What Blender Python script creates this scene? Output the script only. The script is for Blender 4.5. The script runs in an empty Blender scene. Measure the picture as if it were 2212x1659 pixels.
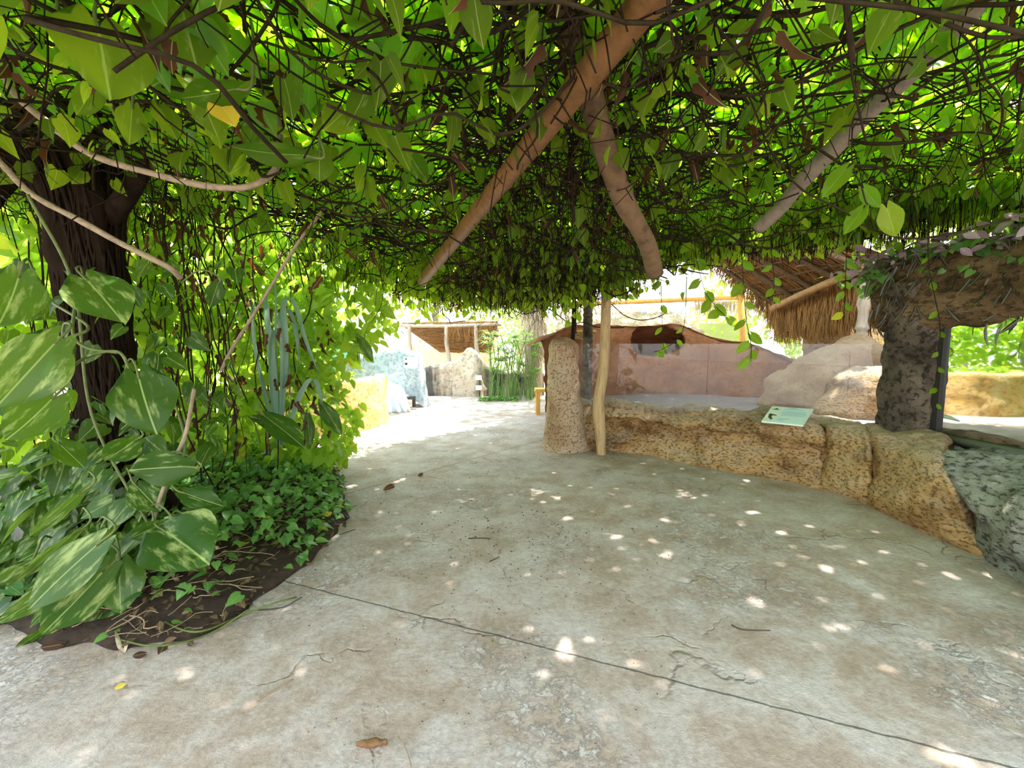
import bpy, math, random
import numpy as np
from mathutils import Vector, Matrix, noise as mn

random.seed(7)
RNG = np.random.default_rng(7)
C = bpy.context.scene.collection
R = math.radians
sc = bpy.context.scene

# ------------------------------------------------------------------ camera
F_PX, PW, PH, HOR, EYE = 950.0, 2212, 1659, 742.0, 1.5
PITCH = math.atan((PH / 2 - HOR) / F_PX)
cam_d = bpy.data.cameras.new('camera')
cam = bpy.data.objects.new('camera', cam_d)
C.objects.link(cam)
cam_d.sensor_width = 36.0
cam_d.lens = 36.0 * F_PX / PW
cam_d.clip_start = 0.05
cam_d.clip_end = 300
cam.location = (0, 0, EYE)
cam.rotation_euler = (R(90) - PITCH, 0, 0)
sc.camera = cam

# ------------------------------------------------------------------ sky, sun, exposure
w = bpy.data.worlds.new('sky')
sc.world = w
w.use_nodes = True
wt = w.node_tree
wt.nodes.clear()
wo = wt.nodes.new('ShaderNodeOutputWorld')
wb = wt.nodes.new('ShaderNodeBackground')
wr = wt.nodes.new('ShaderNodeValToRGB')
wg = wt.nodes.new('ShaderNodeTexCoord')
wsx = wt.nodes.new('ShaderNodeSeparateXYZ')
wt.links.new(wg.outputs['Generated'], wsx.inputs[0])
wt.links.new(wsx.outputs['Z'], wr.inputs[0])
wr.color_ramp.elements[0].position = 0.0
wr.color_ramp.elements[0].color = (1.0, 0.98, 0.95, 1)
wr.color_ramp.elements[1].position = 0.7
wr.color_ramp.elements[1].color = (0.72, 0.86, 1.0, 1)
wt.links.new(wr.outputs[0], wb.inputs[0])
wb.inputs[1].default_value = 3.5
wt.links.new(wb.outputs[0], wo.inputs[0])

sun_d = bpy.data.lights.new('sun', 'SUN')
sun = bpy.data.objects.new('sun', sun_d)
C.objects.link(sun)
sun_d.energy = 15.0
sun_d.angle = R(1.0)
sun_d.color = (1.0, 0.95, 0.86)
SUN_DIR = Vector((-0.28, -0.16, -0.94)).normalized()
sun.rotation_euler = SUN_DIR.to_track_quat('-Z', 'Y').to_euler()
sun.location = (4, 6, 14)

vs = sc.view_settings
vs.view_transform = 'Standard'
vs.look = 'None'
vs.gamma = 1.0
vs.use_curve_mapping = False
vs.exposure = 0.52
cy = sc.cycles
cy.max_bounces = 7
cy.diffuse_bounces = 4
cy.glossy_bounces = 3
cy.transmission_bounces = 5
cy.transparent_max_bounces = 8
cy.sample_clamp_indirect = 8
cy.caustics_reflective = False
cy.caustics_refractive = False


# ------------------------------------------------------------------ layout helpers
_cp, _sp = math.cos(PITCH), math.sin(PITCH)


def ray(px, py):
    x, y = (px - PW / 2) / F_PX, (PH / 2 - py) / F_PX
    return np.array((x, _cp + y * _sp, -_sp + y * _cp))


def P(px, py, Y):
    r = ray(px, py)
    return np.array((0, 0, EYE)) + r * (Y / r[1])


def G(px, py, z=0.0):
    r = ray(px, py)
    p = np.array((0, 0, EYE)) + r * ((z - EYE) / r[2])
    p[2] = z
    return p


def nrm(v):
    v = np.asarray(v, float)
    return v / (np.linalg.norm(v, axis=-1, keepdims=True) + 1e-12)


# ------------------------------------------------------------------ mesh helpers
class MB:
    """collects shapes for ONE mesh"""

    def __init__(self):
        self.v, self.f, self.n = [], [], 0

    def add(self, verts, faces):
        verts = np.asarray(verts, float).reshape(-1, 3)
        self.v.append(verts)
        o = self.n
        self.f += [tuple(i + o for i in fc) for fc in faces]
        self.n += len(verts)
        return self

    def tube(self, pts, rad, sides=6, cap=True):
        pts = np.asarray(pts, float)
        n = len(pts)
        rad = np.full(n, rad, float) if np.isscalar(rad) else np.asarray(rad, float)
        t = nrm(np.gradient(pts, axis=0))
        up = np.array((0, 0, 1.0)) if abs(t[0][2]) < 0.9 else np.array((1.0, 0, 0))
        u = nrm(np.cross(t[0], up))
        a = np.arange(sides) * 2 * math.pi / sides
        vs_ = []
        for i in range(n):
            u = nrm(u - t[i] * np.dot(u, t[i]))
            b = np.cross(t[i], u)
            vs_.append(pts[i] + rad[i] * (np.outer(np.cos(a), u) + np.outer(np.sin(a), b)))
        fs = []
        for i in range(n - 1):
            for k in range(sides):
                k2 = (k + 1) % sides
                fs.append((i * sides + k, i * sides + k2, (i + 1) * sides + k2, (i + 1) * sides + k))
        if cap:
            fs.append(tuple(range(sides))[::-1])
            fs.append(tuple((n - 1) * sides + k for k in range(sides)))
        return self.add(np.concatenate(vs_), fs)

    def box(self, c, s, rz=0.0, m=None):
        x, y, z = (q / 2 for q in s)
        v = np.array([(sx * x, sy * y, sz * z) for sz in (-1, 1) for sx, sy in ((-1, -1), (1, -1), (1, 1), (-1, 1))])
        if m is not None:
            v = v @ np.asarray(m).T
        c_, s_ = math.cos(rz), math.sin(rz)
        v = v @ np.array(((c_, s_, 0), (-s_, c_, 0), (0, 0, 1)))
        f = [(3, 2, 1, 0), (4, 5, 6, 7), (0, 1, 5, 4), (1, 2, 6, 5), (2, 3, 7, 6), (3, 0, 4, 7)]
        return self.add(v + np.asarray(c, float), f)

    def slab(self, quad, th):
        q = np.asarray(quad, float)
        n = nrm(np.cross(q[1] - q[0], q[3] - q[0]))
        v = np.concatenate((q - n * th / 2, q + n * th / 2))
        return self.add(v, [(3, 2, 1, 0), (4, 5, 6, 7), (0, 1, 5, 4), (1, 2, 6, 5), (2, 3, 7, 6), (3, 0, 4, 7)])

    def grid(self, g, closed=False, cap=False):
        g = np.asarray(g, float)
        n, m = g.shape[:2]
        fs = []
        for i in range(n - 1):
            for k in range(m if closed else m - 1):
                k2 = (k + 1) % m
                fs.append((i * m + k, i * m + k2, (i + 1) * m + k2, (i + 1) * m + k))
        if cap:
            fs.append(tuple(range(m))[::-1])
            fs.append(tuple((n - 1) * m + k for k in range(m)))
        return self.add(g.reshape(-1, 3), fs)

    def build(self, name, mat, parent=None, smooth=True, loc=None):
        v = np.concatenate(self.v) if self.v else np.zeros((0, 3))
        me = bpy.data.meshes.new(name)
        if parent is not None and loc is None:
            v = v - np.array(parent.matrix_world.translation)
            if parent.parent is None and parent.type == 'EMPTY':
                v = v + np.array(parent.matrix_world.translation) - np.array(parent.location)
        elif loc is not None:
            v = v - np.asarray(loc, float)
        me.from_pydata(v.tolist(), [], self.f)
        me.materials.append(mat)
        if smooth:
            me.polygons.foreach_set('use_smooth', [True] * len(me.polygons))
        me.update()
        o = bpy.data.objects.new(name, me)
        C.objects.link(o)
        if parent is not None:
            o.parent = parent
        elif loc is not None:
            o.location = loc
        return o


def tag(o, label=None, cat=None, group=None, kind=None):
    if label:
        o['label'] = label
    if cat:
        o['category'] = cat
    if group:
        o['group'] = group
    if kind:
        o['kind'] = kind
    return o


def thing(name, label, cat, loc, group=None):
    o = bpy.data.objects.new(name, None)
    o.empty_display_size = 0.1
    C.objects.link(o)
    o.location = tuple(float(q) for q in loc)
    bpy.context.view_layer.update()
    return tag(o, label, cat, group)


def part(mb, name, mat, parent, smooth=True):
    """mb in world coordinates, parent is an Empty or mesh thing with plain translation"""
    v = np.concatenate(mb.v)
    off = np.zeros(3)
    q = parent
    while q is not None:
        off += np.array(q.location)
        q = q.parent
    me = bpy.data.meshes.new(name)
    me.from_pydata((v - off).tolist(), [], mb.f)
    me.materials.append(mat)
    if smooth:
        me.polygons.foreach_set('use_smooth', [True] * len(me.polygons))
    me.update()
    o = bpy.data.objects.new(name, me)
    C.objects.link(o)
    o.parent = parent
    return o


def rough_grid(g, amp, scale, octv=4, seed=0.0, closed=False, ridge=0.0):
    """pushes a lofted grid along its normals with fractal noise"""
    g = np.asarray(g, float)
    if closed:
        du = np.roll(g, -1, 1) - np.roll(g, 1, 1)
    else:
        du = np.gradient(g, axis=1)
    dv = np.gradient(g, axis=0)
    n = nrm(np.cross(du, dv))
    out = g.copy()
    for i in range(g.shape[0]):
        for k in range(g.shape[1]):
            p = Vector(g[i, k]) * scale + Vector((seed, seed * 1.7, -seed))
            h = mn.fractal(p, 0.9, 2.1, octv, noise_basis='PERLIN_ORIGINAL')
            if ridge:
                h -= ridge * abs(mn.noise(p * 2.3))
            out[i, k] += n[i, k] * amp * h
    return out


def smoothpath(pts, n):
    """Catmull-Rom through pts"""
    p = np.asarray(pts, float)
    p = np.concatenate((2 * p[:1] - p[1:2], p, 2 * p[-1:] - p[-2:-1]))
    m = len(p) - 3
    out = []
    for s in np.linspace(0, m - 1e-9, n):
        i = int(s)
        t = s - i
        a, b, c, d = p[i:i + 4]
        out.append(0.5 * (2 * b + (c - a) * t + (2 * a - 5 * b + 4 * c - d) * t * t + (3 * b - a - 3 * c + d) * t ** 3))
    return np.array(out)


# ------------------------------------------------------------------ leaf batches
def leaf_template(rows, tip=1.0, fold=0.18, curl=0.25):
    """rows: (t, half width); returns verts (t, w, h) and faces"""
    v = []
    for t, w_, tm in rows:
        v += [(t, -w_, fold * w_ - curl * t * t), (tm, 0, -curl * tm * tm), (t, w_, fold * w_ - curl * t * t)]
    k = len(rows)
    f = []
    for i in range(k - 1):
        a = i * 3
        f += [(a, a + 1, a + 4, a + 3), (a + 1, a + 2, a + 5, a + 4)]
    v.append((tip, 0, -curl * tip * tip))
    a = (k - 1) * 3
    f += [(a, a + 1, 3 * k), (a + 1, a + 2, 3 * k)]
    return np.array(v), f


HEART = leaf_template([(-0.10, 0.20, 0.03), (0.10, 0.40, 0.12), (0.34, 0.42, 0.34), (0.60, 0.30, 0.60), (0.83, 0.13, 0.83)])
OVAL = leaf_template([(0.02, 0.03, 0.02), (0.25, 0.24, 0.25), (0.5, 0.29, 0.5), (0.78, 0.17, 0.78)], curl=0.2)
DEAD = leaf_template([(-0.05, 0.10, 0.03), (0.15, 0.2, 0.15), (0.4, 0.12, 0.38), (0.6, 0.2, 0.60), (0.83, 0.06, 0.83)], fold=1.1, curl=0.5)
SPEAR = leaf_template([(0.0, 0.04, 0.0), (0.3, 0.10, 0.3), (0.65, 0.08, 0.65)], curl=0.3)


def leaf_verts(tmpl, pos, axis, norm, size):
    tv, tf = tmpl
    pos, axis = np.asarray(pos, float), nrm(axis)
    s = nrm(np.cross(norm, axis))
    n = np.cross(axis, s)
    size = np.asarray(size, float).reshape(-1, 1, 1)
    v = pos[:, None, :] + size * (tv[None, :, 0:1] * axis[:, None, :] + tv[None, :, 1:2] * s[:, None, :] + tv[None, :, 2:3] * n[:, None, :])
    return v


def leaves(name, tmpl, pos, axis, norm, size, mat, parent=None, loc=(0, 0, 0), rnd=None):
    tv, tf = tmpl
    v = leaf_verts(tmpl, pos, axis, norm, size)
    N, K = v.shape[:2]
    off = np.array(loc, float)
    if parent is not None:
        off = np.array(parent.location)
    v = v.reshape(-1, 3) - off
    me = bpy.data.meshes.new(name)
    starts, idx, tot = [], [], []
    for fc in tf:
        tot.append(len(fc))
        idx += fc
    idx = np.array(idx)
    L = len(idx)
    allidx = (idx[None, :] + (np.arange(N) * K)[:, None]).reshape(-1)
    tots = np.tile(np.array(tot), N)
    st = np.concatenate(([0], np.cumsum(tots)[:-1]))
    me.vertices.add(N * K)
    me.vertices.foreach_set('co', v.astype(np.float32).ravel())
    me.loops.add(N * L)
    me.loops.foreach_set('vertex_index', allidx.astype(np.int32))
    me.polygons.add(N * len(tf))
    me.polygons.foreach_set('loop_start', st.astype(np.int32))
    me.polygons.foreach_set('loop_total', tots.astype(np.int32))
    me.polygons.foreach_set('use_smooth', np.ones(N * len(tf), bool))
    uv = me.uv_layers.new(name='UVMap')
    uvs = np.tile(np.stack((tv[idx, 1] + 0.5, tv[idx, 0]), 1), (N, 1))
    uv.data.foreach_set('uv', uvs.astype(np.float32).ravel())
    at = me.attributes.new('rnd', 'FLOAT', 'POINT')
    if rnd is None:
        rnd = RNG.random(N)
    at.data.foreach_set('value', np.repeat(rnd, K).astype(np.float32))
    me.materials.append(mat)
    me.update()
    me.validate()
    o = bpy.data.objects.new(name, me)
    C.objects.link(o)
    if parent is not None:
        o.parent = parent
    else:
        o.location = loc
    return o


def rand_axes(n, down=(0.2, 0.9), flat=0.6):
    """leaf axes that droop and normals that look mostly upward"""
    a = RNG.random(n) * 2 * math.pi
    d = RNG.uniform(down[0], down[1], n)
    ax = np.stack((np.cos(a), np.sin(a), -d * 1.4), 1)
    nm = np.stack((RNG.normal(0, flat, n), RNG.normal(0, flat, n), np.ones(n)), 1)
    return nrm(ax), nrm(nm)


# ------------------------------------------------------------------ materials
def newmat(name):
    m = bpy.data.materials.new(name)
    m.use_nodes = True
    m.node_tree.nodes.clear()
    return m, m.node_tree


def nd(t, typ, **kw):
    n = t.nodes.new(typ)
    for k, v in kw.items():
        if k in n.inputs.keys():
            n.inputs[k].default_value = v
        else:
            setattr(n, k, v)
    return n


def ramp(t, fac, stops):
    r = t.nodes.new('ShaderNodeValToRGB')
    e = r.color_ramp.elements
    while len(e) > 1:
        e.remove(e[-1])
    e[0].position, e[0].color = stops[0][0], (*stops[0][1], 1)
    for p, c in stops[1:]:
        x = e.new(p)
        x.color = (*c, 1)
    t.links.new(fac, r.inputs[0])
    return r.outputs[0]


def mixc(t, fac, a, b, mode='MIX'):
    m = t.nodes.new('ShaderNodeMix')
    m.data_type = 'RGBA'
    m.blend_type = mode
    for s, val in ((m.inputs[0], fac), (m.inputs[6], a), (m.inputs[7], b)):
        if hasattr(val, 'is_linked'):
            t.links.new(val, s)
        else:
            s.default_value = val if isinstance(val, (int, float)) else (*val, 1)
    return m.outputs[2]


def math_(t, op, a, b=None, c=None):
    m = t.nodes.new('ShaderNodeMath')
    m.operation = op
    for s, val in zip(m.inputs, (a, b, c)):
        if val is None:
            continue
        if hasattr(val, 'is_linked'):
            t.links.new(val, s)
        else:
            s.default_value = val
    return m.outputs[0]


def noise_tex(t, vec, scale, detail=4, rough=0.6, dist=0.0):
    n = nd(t, 'ShaderNodeTexNoise', Scale=scale, Detail=detail, Roughness=rough, Distortion=dist)
    t.links.new(vec, n.inputs['Vector'])
    return n.outputs[0]


def coords(t, stretch=(1, 1, 1)):
    g = t.nodes.new('ShaderNodeNewGeometry')
    m = t.nodes.new('ShaderNodeMapping')
    m.inputs['Scale'].default_value = stretch
    t.links.new(g.outputs['Position'], m.inputs[0])
    return m.outputs[0]


def surface(t, col, rough=0.8, bump=None, bstr=0.5, bdist=0.02, spec=0.3):
    b = nd(t, 'ShaderNodeBsdfPrincipled', Roughness=rough)
    b.inputs['Specular IOR Level'].default_value = spec
    if hasattr(col, 'is_linked'):
        t.links.new(col, b.inputs['Base Color'])
    else:
        b.inputs['Base Color'].default_value = (*col, 1)
    if bump is not None:
        n = nd(t, 'ShaderNodeBump', Strength=bstr, Distance=bdist)
        t.links.new(bump, n.inputs['Height'])
        t.links.new(n.outputs[0], b.inputs['Normal'])
    o = t.nodes.new('ShaderNodeOutputMaterial')
    t.links.new(b.outputs[0], o.inputs[0])
    return b


def rocky(name, stops, scale=2.5, pit=16, pitcol=None, pitamt=0.7, bstr=0.9, stretch=(1, 1, 1), rough=0.9, streak=None, bdist=0.04, top_tint=None):
    m, t = newmat(name)
    v = coords(t, stretch)
    n1 = noise_tex(t, v, scale * 0.7, 6, 0.62, 0.1)
    col = ramp(t, n1, stops)
    n2 = noise_tex(t, v, pit, 5, 0.62, 0.15)
    pits = ramp(t, n2, [(0.34, (1, 1, 1)), (0.47, (0, 0, 0))])
    if pitcol:
        col = mixc(t, math_(t, 'MULTIPLY', pits, pitamt), col, pitcol)
    if streak:
        v2 = coords(t, (1, 1, 0.12))
        n3 = noise_tex(t, v2, streak[0], 4, 0.6)
        col = mixc(t, ramp(t, n3, [(streak[2], (0, 0, 0)), (streak[3], (1, 1, 1))]), col, streak[1])
    if top_tint:  # paler pinkish tint on faces that look up
        ge = nd(t, 'ShaderNodeNewGeometry')
        sz_ = nd(t, 'ShaderNodeSeparateXYZ')
        t.links.new(ge.outputs['True Normal'], sz_.inputs[0])
        df_ = ramp(t, math_(t, 'ADD', sz_.outputs[2], math_(t, 'MULTIPLY', math_(t, 'SUBTRACT', n2, 0.5), 0.5)), [(0.2, (0, 0, 0)), (0.9, (0.7, 0.7, 0.7))])
        col = mixc(t, df_, col, top_tint)
    n4 = noise_tex(t, v, pit * 3.5, 4, 0.7)
    col = mixc(t, 0.35, col, ramp(t, n4, [(0.3, (0.25, 0.25, 0.25)), (0.7, (1, 1, 1))]), 'MULTIPLY')
    h = math_(t, 'ADD', math_(t, 'SUBTRACT', math_(t, 'MULTIPLY', n1, 1.0), math_(t, 'MULTIPLY', pits, 0.5)), math_(t, 'MULTIPLY', n4, 0.35))
    surface(t, col, rough, h, bstr, bdist, 0.2)
    return m


def leafmat(name, dark, light, trans, vari=0.25, tw=0.5, yellow=0.06, gloss=0.35, spec=0.4):
    """thin leaf: reflects its green, lets yellow-green light through; cream flecks along the veins"""
    m, t = newmat(name)
    at = nd(t, 'ShaderNodeAttribute', attribute_name='rnd')
    uv = nd(t, 'ShaderNodeUVMap')
    mp = nd(t, 'ShaderNodeMapping')
    mp.inputs['Scale'].default_value = (1, 0.28, 1)
    mp.inputs['Rotation'].default_value = (0, 0, 0.5)
    t.links.new(uv.outputs[0], mp.inputs[0])
    cmb = nd(t, 'ShaderNodeCombineXYZ')
    t.links.new(at.outputs['Fac'], cmb.inputs[2])
    va = nd(t, 'ShaderNodeVectorMath', operation='MULTIPLY_ADD')
    va.inputs[1].default_value = (1, 1, 60)
    t.links.new(cmb.outputs[0], va.inputs[0])
    t.links.new(mp.outputs[0], va.inputs[2])
    va.inputs[1].default_value = (0, 0, 60)
    n = noise_tex(t, va.outputs[0], 7.0, 5, 0.65)
    fl = ramp(t, n, [(0.60 - vari * 0.25, (0, 0, 0)), (0.66, (1, 1, 1))])
    fl = math_(t, 'MULTIPLY', fl, vari * 1.6)
    base = ramp(t, at.outputs['Fac'], [(0.0, dark), (0.55, light), (1 - yellow, light), (1 - yellow * 0.6 + 0.001, (0.55, 0.42, 0.03)), (1.0, (0.6, 0.45, 0.05))]) if yellow else ramp(t, at.outputs['Fac'], [(0.0, dark), (1.0, light)])
    base = mixc(t, fl, base, (0.52, 0.62, 0.22))
    sx = nd(t, 'ShaderNodeSeparateXYZ')
    t.links.new(uv.outputs[0], sx.inputs[0])
    rib = math_(t, 'LESS_THAN', math_(t, 'ABSOLUTE', math_(t, 'SUBTRACT', sx.outputs[0], 0.5)), 0.012)
    base = mixc(t, math_(t, 'MULTIPLY', rib, 0.5), base, (0.45, 0.58, 0.2))
    b = nd(t, 'ShaderNodeBsdfPrincipled', Roughness=gloss)
    b.inputs['Specular IOR Level'].default_value = spec
    t.links.new(base, b.inputs['Base Color'])
    tr = nd(t, 'ShaderNodeBsdfTranslucent')
    tc = mixc(t, 0.75, base, trans)
    t.links.new(tc, tr.inputs[0])
    mx = nd(t, 'ShaderNodeMixShader')
    mx.inputs[0].default_value = tw
    t.links.new(b.outputs[0], mx.inputs[1])
    t.links.new(tr.outputs[0], mx.inputs[2])
    o = nd(t, 'ShaderNodeOutputMaterial')
    t.links.new(mx.outputs[0], o.inputs[0])
    return m


def plain(name, col, rough=0.7, var=0.35, scale=8, bstr=0.3, stretch=(1, 1, 1), spec=0.3):
    m, t = newmat(name)
    v = coords(t, stretch)
    n = noise_tex(t, v, scale, 6, 0.65, 0.2)
    c2 = tuple(q * (1 - var) for q in col)
    c3 = tuple(min(1, q * (1 + var * 0.6)) for q in col)
    surface(t, ramp(t, n, [(0.3, c2), (0.5, col), (0.72, c3)]), rough, n, bstr, 0.02, spec)
    return m


def concrete_mat():
    m, t = newmat('stamped_concrete')
    v = coords(t)
    big = noise_tex(t, v, 0.55, 5, 0.6, 0.4)
    mid = noise_tex(t, v, 2.6, 8, 0.72, 0.25)
    fin = noise_tex(t, v, 32, 6, 0.72)
    col = ramp(t, big, [(0.3, (0.40, 0.295, 0.23)), (0.52, (0.455, 0.355, 0.30)), (0.7, (0.51, 0.425, 0.40))])
    col = mixc(t, ramp(t, mid, [(0.45, (0, 0, 0)), (0.66, (0.9, 0.9, 0.9))]), col, (0.62, 0.56, 0.54))
    col = mixc(t, ramp(t, mid, [(0.28, (0.8, 0.8, 0.8)), (0.46, (0, 0, 0))]), col, (0.31, 0.235, 0.165))
    flake = noise_tex(t, v, 15, 8, 0.75, 0.25)
    zone = ramp(t, noise_tex(t, v, 0.9, 2, 0.5), [(0.46, (0, 0, 0)), (0.64, (1, 1, 1))])
    fmask = math_(t, 'MULTIPLY', ramp(t, flake, [(0.50, (0, 0, 0)), (0.57, (1, 1, 1))]), zone)
    col = mixc(t, math_(t, 'MULTIPLY', fmask, 0.65), col, (0.68, 0.635, 0.615))
    col = mixc(t, 0.6, col, ramp(t, fin, [(0.25, (0.40, 0.40, 0.40)), (0.60, (1, 1, 1))]), 'MULTIPLY')
    # hairline stamp creases
    vo = nd(t, 'ShaderNodeTexVoronoi', feature='DISTANCE_TO_EDGE', Scale=1.1)
    wv = nd(t, 'ShaderNodeVectorMath', operation='MULTIPLY_ADD')
    nz = nd(t, 'ShaderNodeTexNoise', Scale=2.2, Detail=5)
    t.links.new(v, nz.inputs['Vector'])
    t.links.new(nz.outputs['Color'], wv.inputs[0])
    wv.inputs[1].default_value = (0.9, 0.9, 0)
    t.links.new(v, wv.inputs[2])
    t.links.new(wv.outputs[0], vo.inputs['Vector'])
    crease = ramp(t, vo.outputs['Distance'], [(0.0, (1, 1, 1)), (0.014, (0, 0, 0))])
    gate = ramp(t, noise_tex(t, v, 1.7, 2, 0.5), [(0.5, (0, 0, 0)), (0.62, (1, 1, 1))])
    crease = math_(t, 'MULTIPLY', crease, gate)
    col = mixc(t, math_(t, 'MULTIPLY', crease, 0.3), col, (0.12, 0.10, 0.08))
    # saw-cut joints between two ground points
    sp = nd(t, 'ShaderNodeSeparateXYZ')
    t.links.new(v, sp.inputs[0])
    jit = math_(t, 'MULTIPLY', math_(t, 'SUBTRACT', noise_tex(t, v, 9, 4, 0.7), 0.5), 0.03)
    lines = None
    for a, b, hw in ((G(622, 1257), G(2100, 1636), 0.0055), (G(735, 1070), G(1150, 956), 0.006)):
        d = b - a
        d = d / np.linalg.norm(d)
        n = (-d[1], d[0])
        s = math_(t, 'ADD', math_(t, 'MULTIPLY', sp.outputs[0], float(n[0])), math_(t, 'MULTIPLY', sp.outputs[1], float(n[1])))
        s = math_(t, 'ADD', math_(t, 'SUBTRACT', s, float(n[0] * a[0] + n[1] * a[1])), jit)
        k = math_(t, 'LESS_THAN', math_(t, 'ABSOLUTE', s), hw)
        lines = k if lines is None else math_(t, 'MAXIMUM', lines, k)
    col = mixc(t, math_(t, 'MULTIPLY', lines, 0.8), col, (0.07, 0.065, 0.055))
    h = math_(t, 'ADD', math_(t, 'MULTIPLY', mid, 0.6), math_(t, 'MULTIPLY', fin, 0.25))
    h = math_(t, 'ADD', h, math_(t, 'MULTIPLY', fmask, 0.25))
    h = math_(t, 'SUBTRACT', h, math_(t, 'ADD', math_(t, 'MULTIPLY', lines, 1.0), math_(t, 'MULTIPLY', crease, 0.5)))
    surface(t, col, 0.75, h, 0.8, 0.03, 0.3)
    return m


def glass_mat(name, clear=0.6, tint=(0.97, 0.99, 1.0), dirt_haze=(0.7, 0.66, 0.72), refl=0.12, dscale=1.8, dmax=0.6, frs=1.0):
    m, t = newmat(name)
    v = coords(t, (1, 1, 0.6))
    n1 = noise_tex(t, v, dscale, 6, 0.7, 0.5)
    n2 = noise_tex(t, coords(t, (9, 9, 0.7)), 1.6, 4, 0.7)
    sm = math_(t, 'MULTIPLY', ramp(t, n1, [(0.35, (0, 0, 0)), (0.75, (1, 1, 1))]), ramp(t, n2, [(0.3, (0.3, 0.3, 0.3)), (0.7, (1, 1, 1))]))
    fac = math_(t, 'ADD', math_(t, 'MULTIPLY', sm, dmax), 1 - clear)
    tp = nd(t, 'ShaderNodeBsdfTransparent')
    tp.inputs[0].default_value = (*tint, 1)
    df = nd(t, 'ShaderNodeBsdfDiffuse')
    df.inputs[0].default_value = (*dirt_haze, 1)
    tl = nd(t, 'ShaderNodeBsdfTranslucent')
    tl.inputs[0].default_value = (*dirt_haze, 1)
    ad = nd(t, 'ShaderNodeMixShader')
    ad.inputs[0].default_value = 0.4
    t.links.new(df.outputs[0], ad.inputs[1])
    t.links.new(tl.outputs[0], ad.inputs[2])
    mx = nd(t, 'ShaderNodeMixShader')
    t.links.new(fac, mx.inputs[0])
    t.links.new(tp.outputs[0], mx.inputs[1])
    t.links.new(ad.outputs[0], mx.inputs[2])
    gl = nd(t, 'ShaderNodeBsdfGlossy', Roughness=0.02)
    fr = nd(t, 'ShaderNodeFresnel', IOR=1.45)
    m2 = nd(t, 'ShaderNodeMixShader')
    t.links.new(math_(t, 'ADD', math_(t, 'MULTIPLY', fr.outputs[0], frs), refl), m2.inputs[0])
    t.links.new(mx.outputs[0], m2.inputs[1])
    t.links.new(gl.outputs[0], m2.inputs[2])
    o = nd(t, 'ShaderNodeOutputMaterial')
    t.links.new(m2.outputs[0], o.inputs[0])
    return m


M = {}
M['concrete'] = concrete_mat()
M['tan_rock'] = rocky('tan_rock', [(0.34, (0.20, 0.10, 0.03)), (0.44, (0.42, 0.25, 0.10)), (0.54, (0.60, 0.385, 0.165)), (0.70, (0.66, 0.50, 0.30))], 2.4, 34, (0.16, 0.08, 0.025), 0.8, 0.9, (0.8, 0.8, 1.5), bdist=0.03, top_tint=(0.56, 0.44, 0.33))
M['pink_rock'] = rocky('pink_rock', [(0.30, (0.38, 0.22, 0.11)), (0.46, (0.60, 0.43, 0.28)), (0.62, (0.68, 0.53, 0.39)), (0.75, (0.66, 0.47, 0.25))], 2.2, 36, (0.20, 0.11, 0.05), 0.7, 0.8)
M['grey_rock'] = rocky('grey_rock', [(0.30, (0.12, 0.12, 0.10)), (0.46, (0.32, 0.33, 0.28)), (0.6, (0.46, 0.47, 0.41)), (0.75, (0.38, 0.33, 0.25))], 3.0, 26, (0.07, 0.065, 0.055), 0.85, 1.0, (0.7, 0.7, 2.0))
M['dark_rock'] = rocky('dark_rock', [(0.30, (0.05, 0.04, 0.03)), (0.5, (0.15, 0.12, 0.09)), (0.7, (0.30, 0.24, 0.17))], 4, 22, (0.03, 0.022, 0.015), 0.8, 1.0)
M['brown_rock'] = rocky('brown_rock', [(0.30, (0.07, 0.042, 0.016)), (0.5, (0.19, 0.125, 0.06)), (0.7, (0.30, 0.215, 0.115))], 3, 14, (0.07, 0.045, 0.02), 0.7, 1.0, (1, 1, 1.8))
M['red_wall'] = rocky('red_wall', [(0.30, (0.20, 0.07, 0.025)), (0.5, (0.32, 0.13, 0.055)), (0.72, (0.40, 0.19, 0.09))], 2, 20, (0.2, 0.09, 0.04), 0.5, 0.6)
M['yellow_wall'] = rocky('yellow_wall', [(0.30, (0.70, 0.42, 0.12)), (0.5, (0.80, 0.56, 0.23)), (0.72, (0.85, 0.68, 0.36))], 3.5, 12, (0.62, 0.33, 0.08), 0.6, 0.9)
M['blue_rock'] = rocky('blue_rock', [(0.30, (0.30, 0.37, 0.42)), (0.5, (0.45, 0.52, 0.57)), (0.72, (0.60, 0.66, 0.70))], 2.5, 14, (0.25, 0.31, 0.35), 0.5, 0.7)
M['stained_rock'] = rocky('stained_rock', [(0.30, (0.38, 0.30, 0.22)), (0.5, (0.58, 0.48, 0.37)), (0.72, (0.66, 0.58, 0.48))], 1.8, 12, (0.22, 0.17, 0.12), 0.5, 0.7, streak=(1.8, (0.09, 0.085, 0.08), 0.5, 0.62))
M['mound_rock'] = rocky('mound_rock', [(0.30, (0.20, 0.11, 0.06)), (0.5, (0.33, 0.21, 0.12)), (0.72, (0.42, 0.29, 0.18))], 1.6, 14, (0.28, 0.18, 0.1), 0.5, 0.6)
M['sand'] = plain('sand', (0.24, 0.185, 0.18), 0.9, 0.2, 6)
M['soil'] = plain('soil', (0.045, 0.030, 0.020), 0.95, 0.5, 14, 0.9)
M['bark'] = plain('bark', (0.016, 0.010, 0.006), 0.95, 0.6, 9, 1.0, (1, 1, 0.15), 0.08)
M['bamboo'] = plain('bamboo', (0.16, 0.075, 0.022), 0.5, 0.35, 6, 0.3, (4, 4, 1.2), 0.4)
M['pole'] = plain('pole', (0.13, 0.08, 0.04), 0.85, 0.5, 12, 0.7)
M['grey_pole'] = plain('grey_pole', (0.22, 0.18, 0.14), 0.85, 0.4, 12, 0.6)
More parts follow.
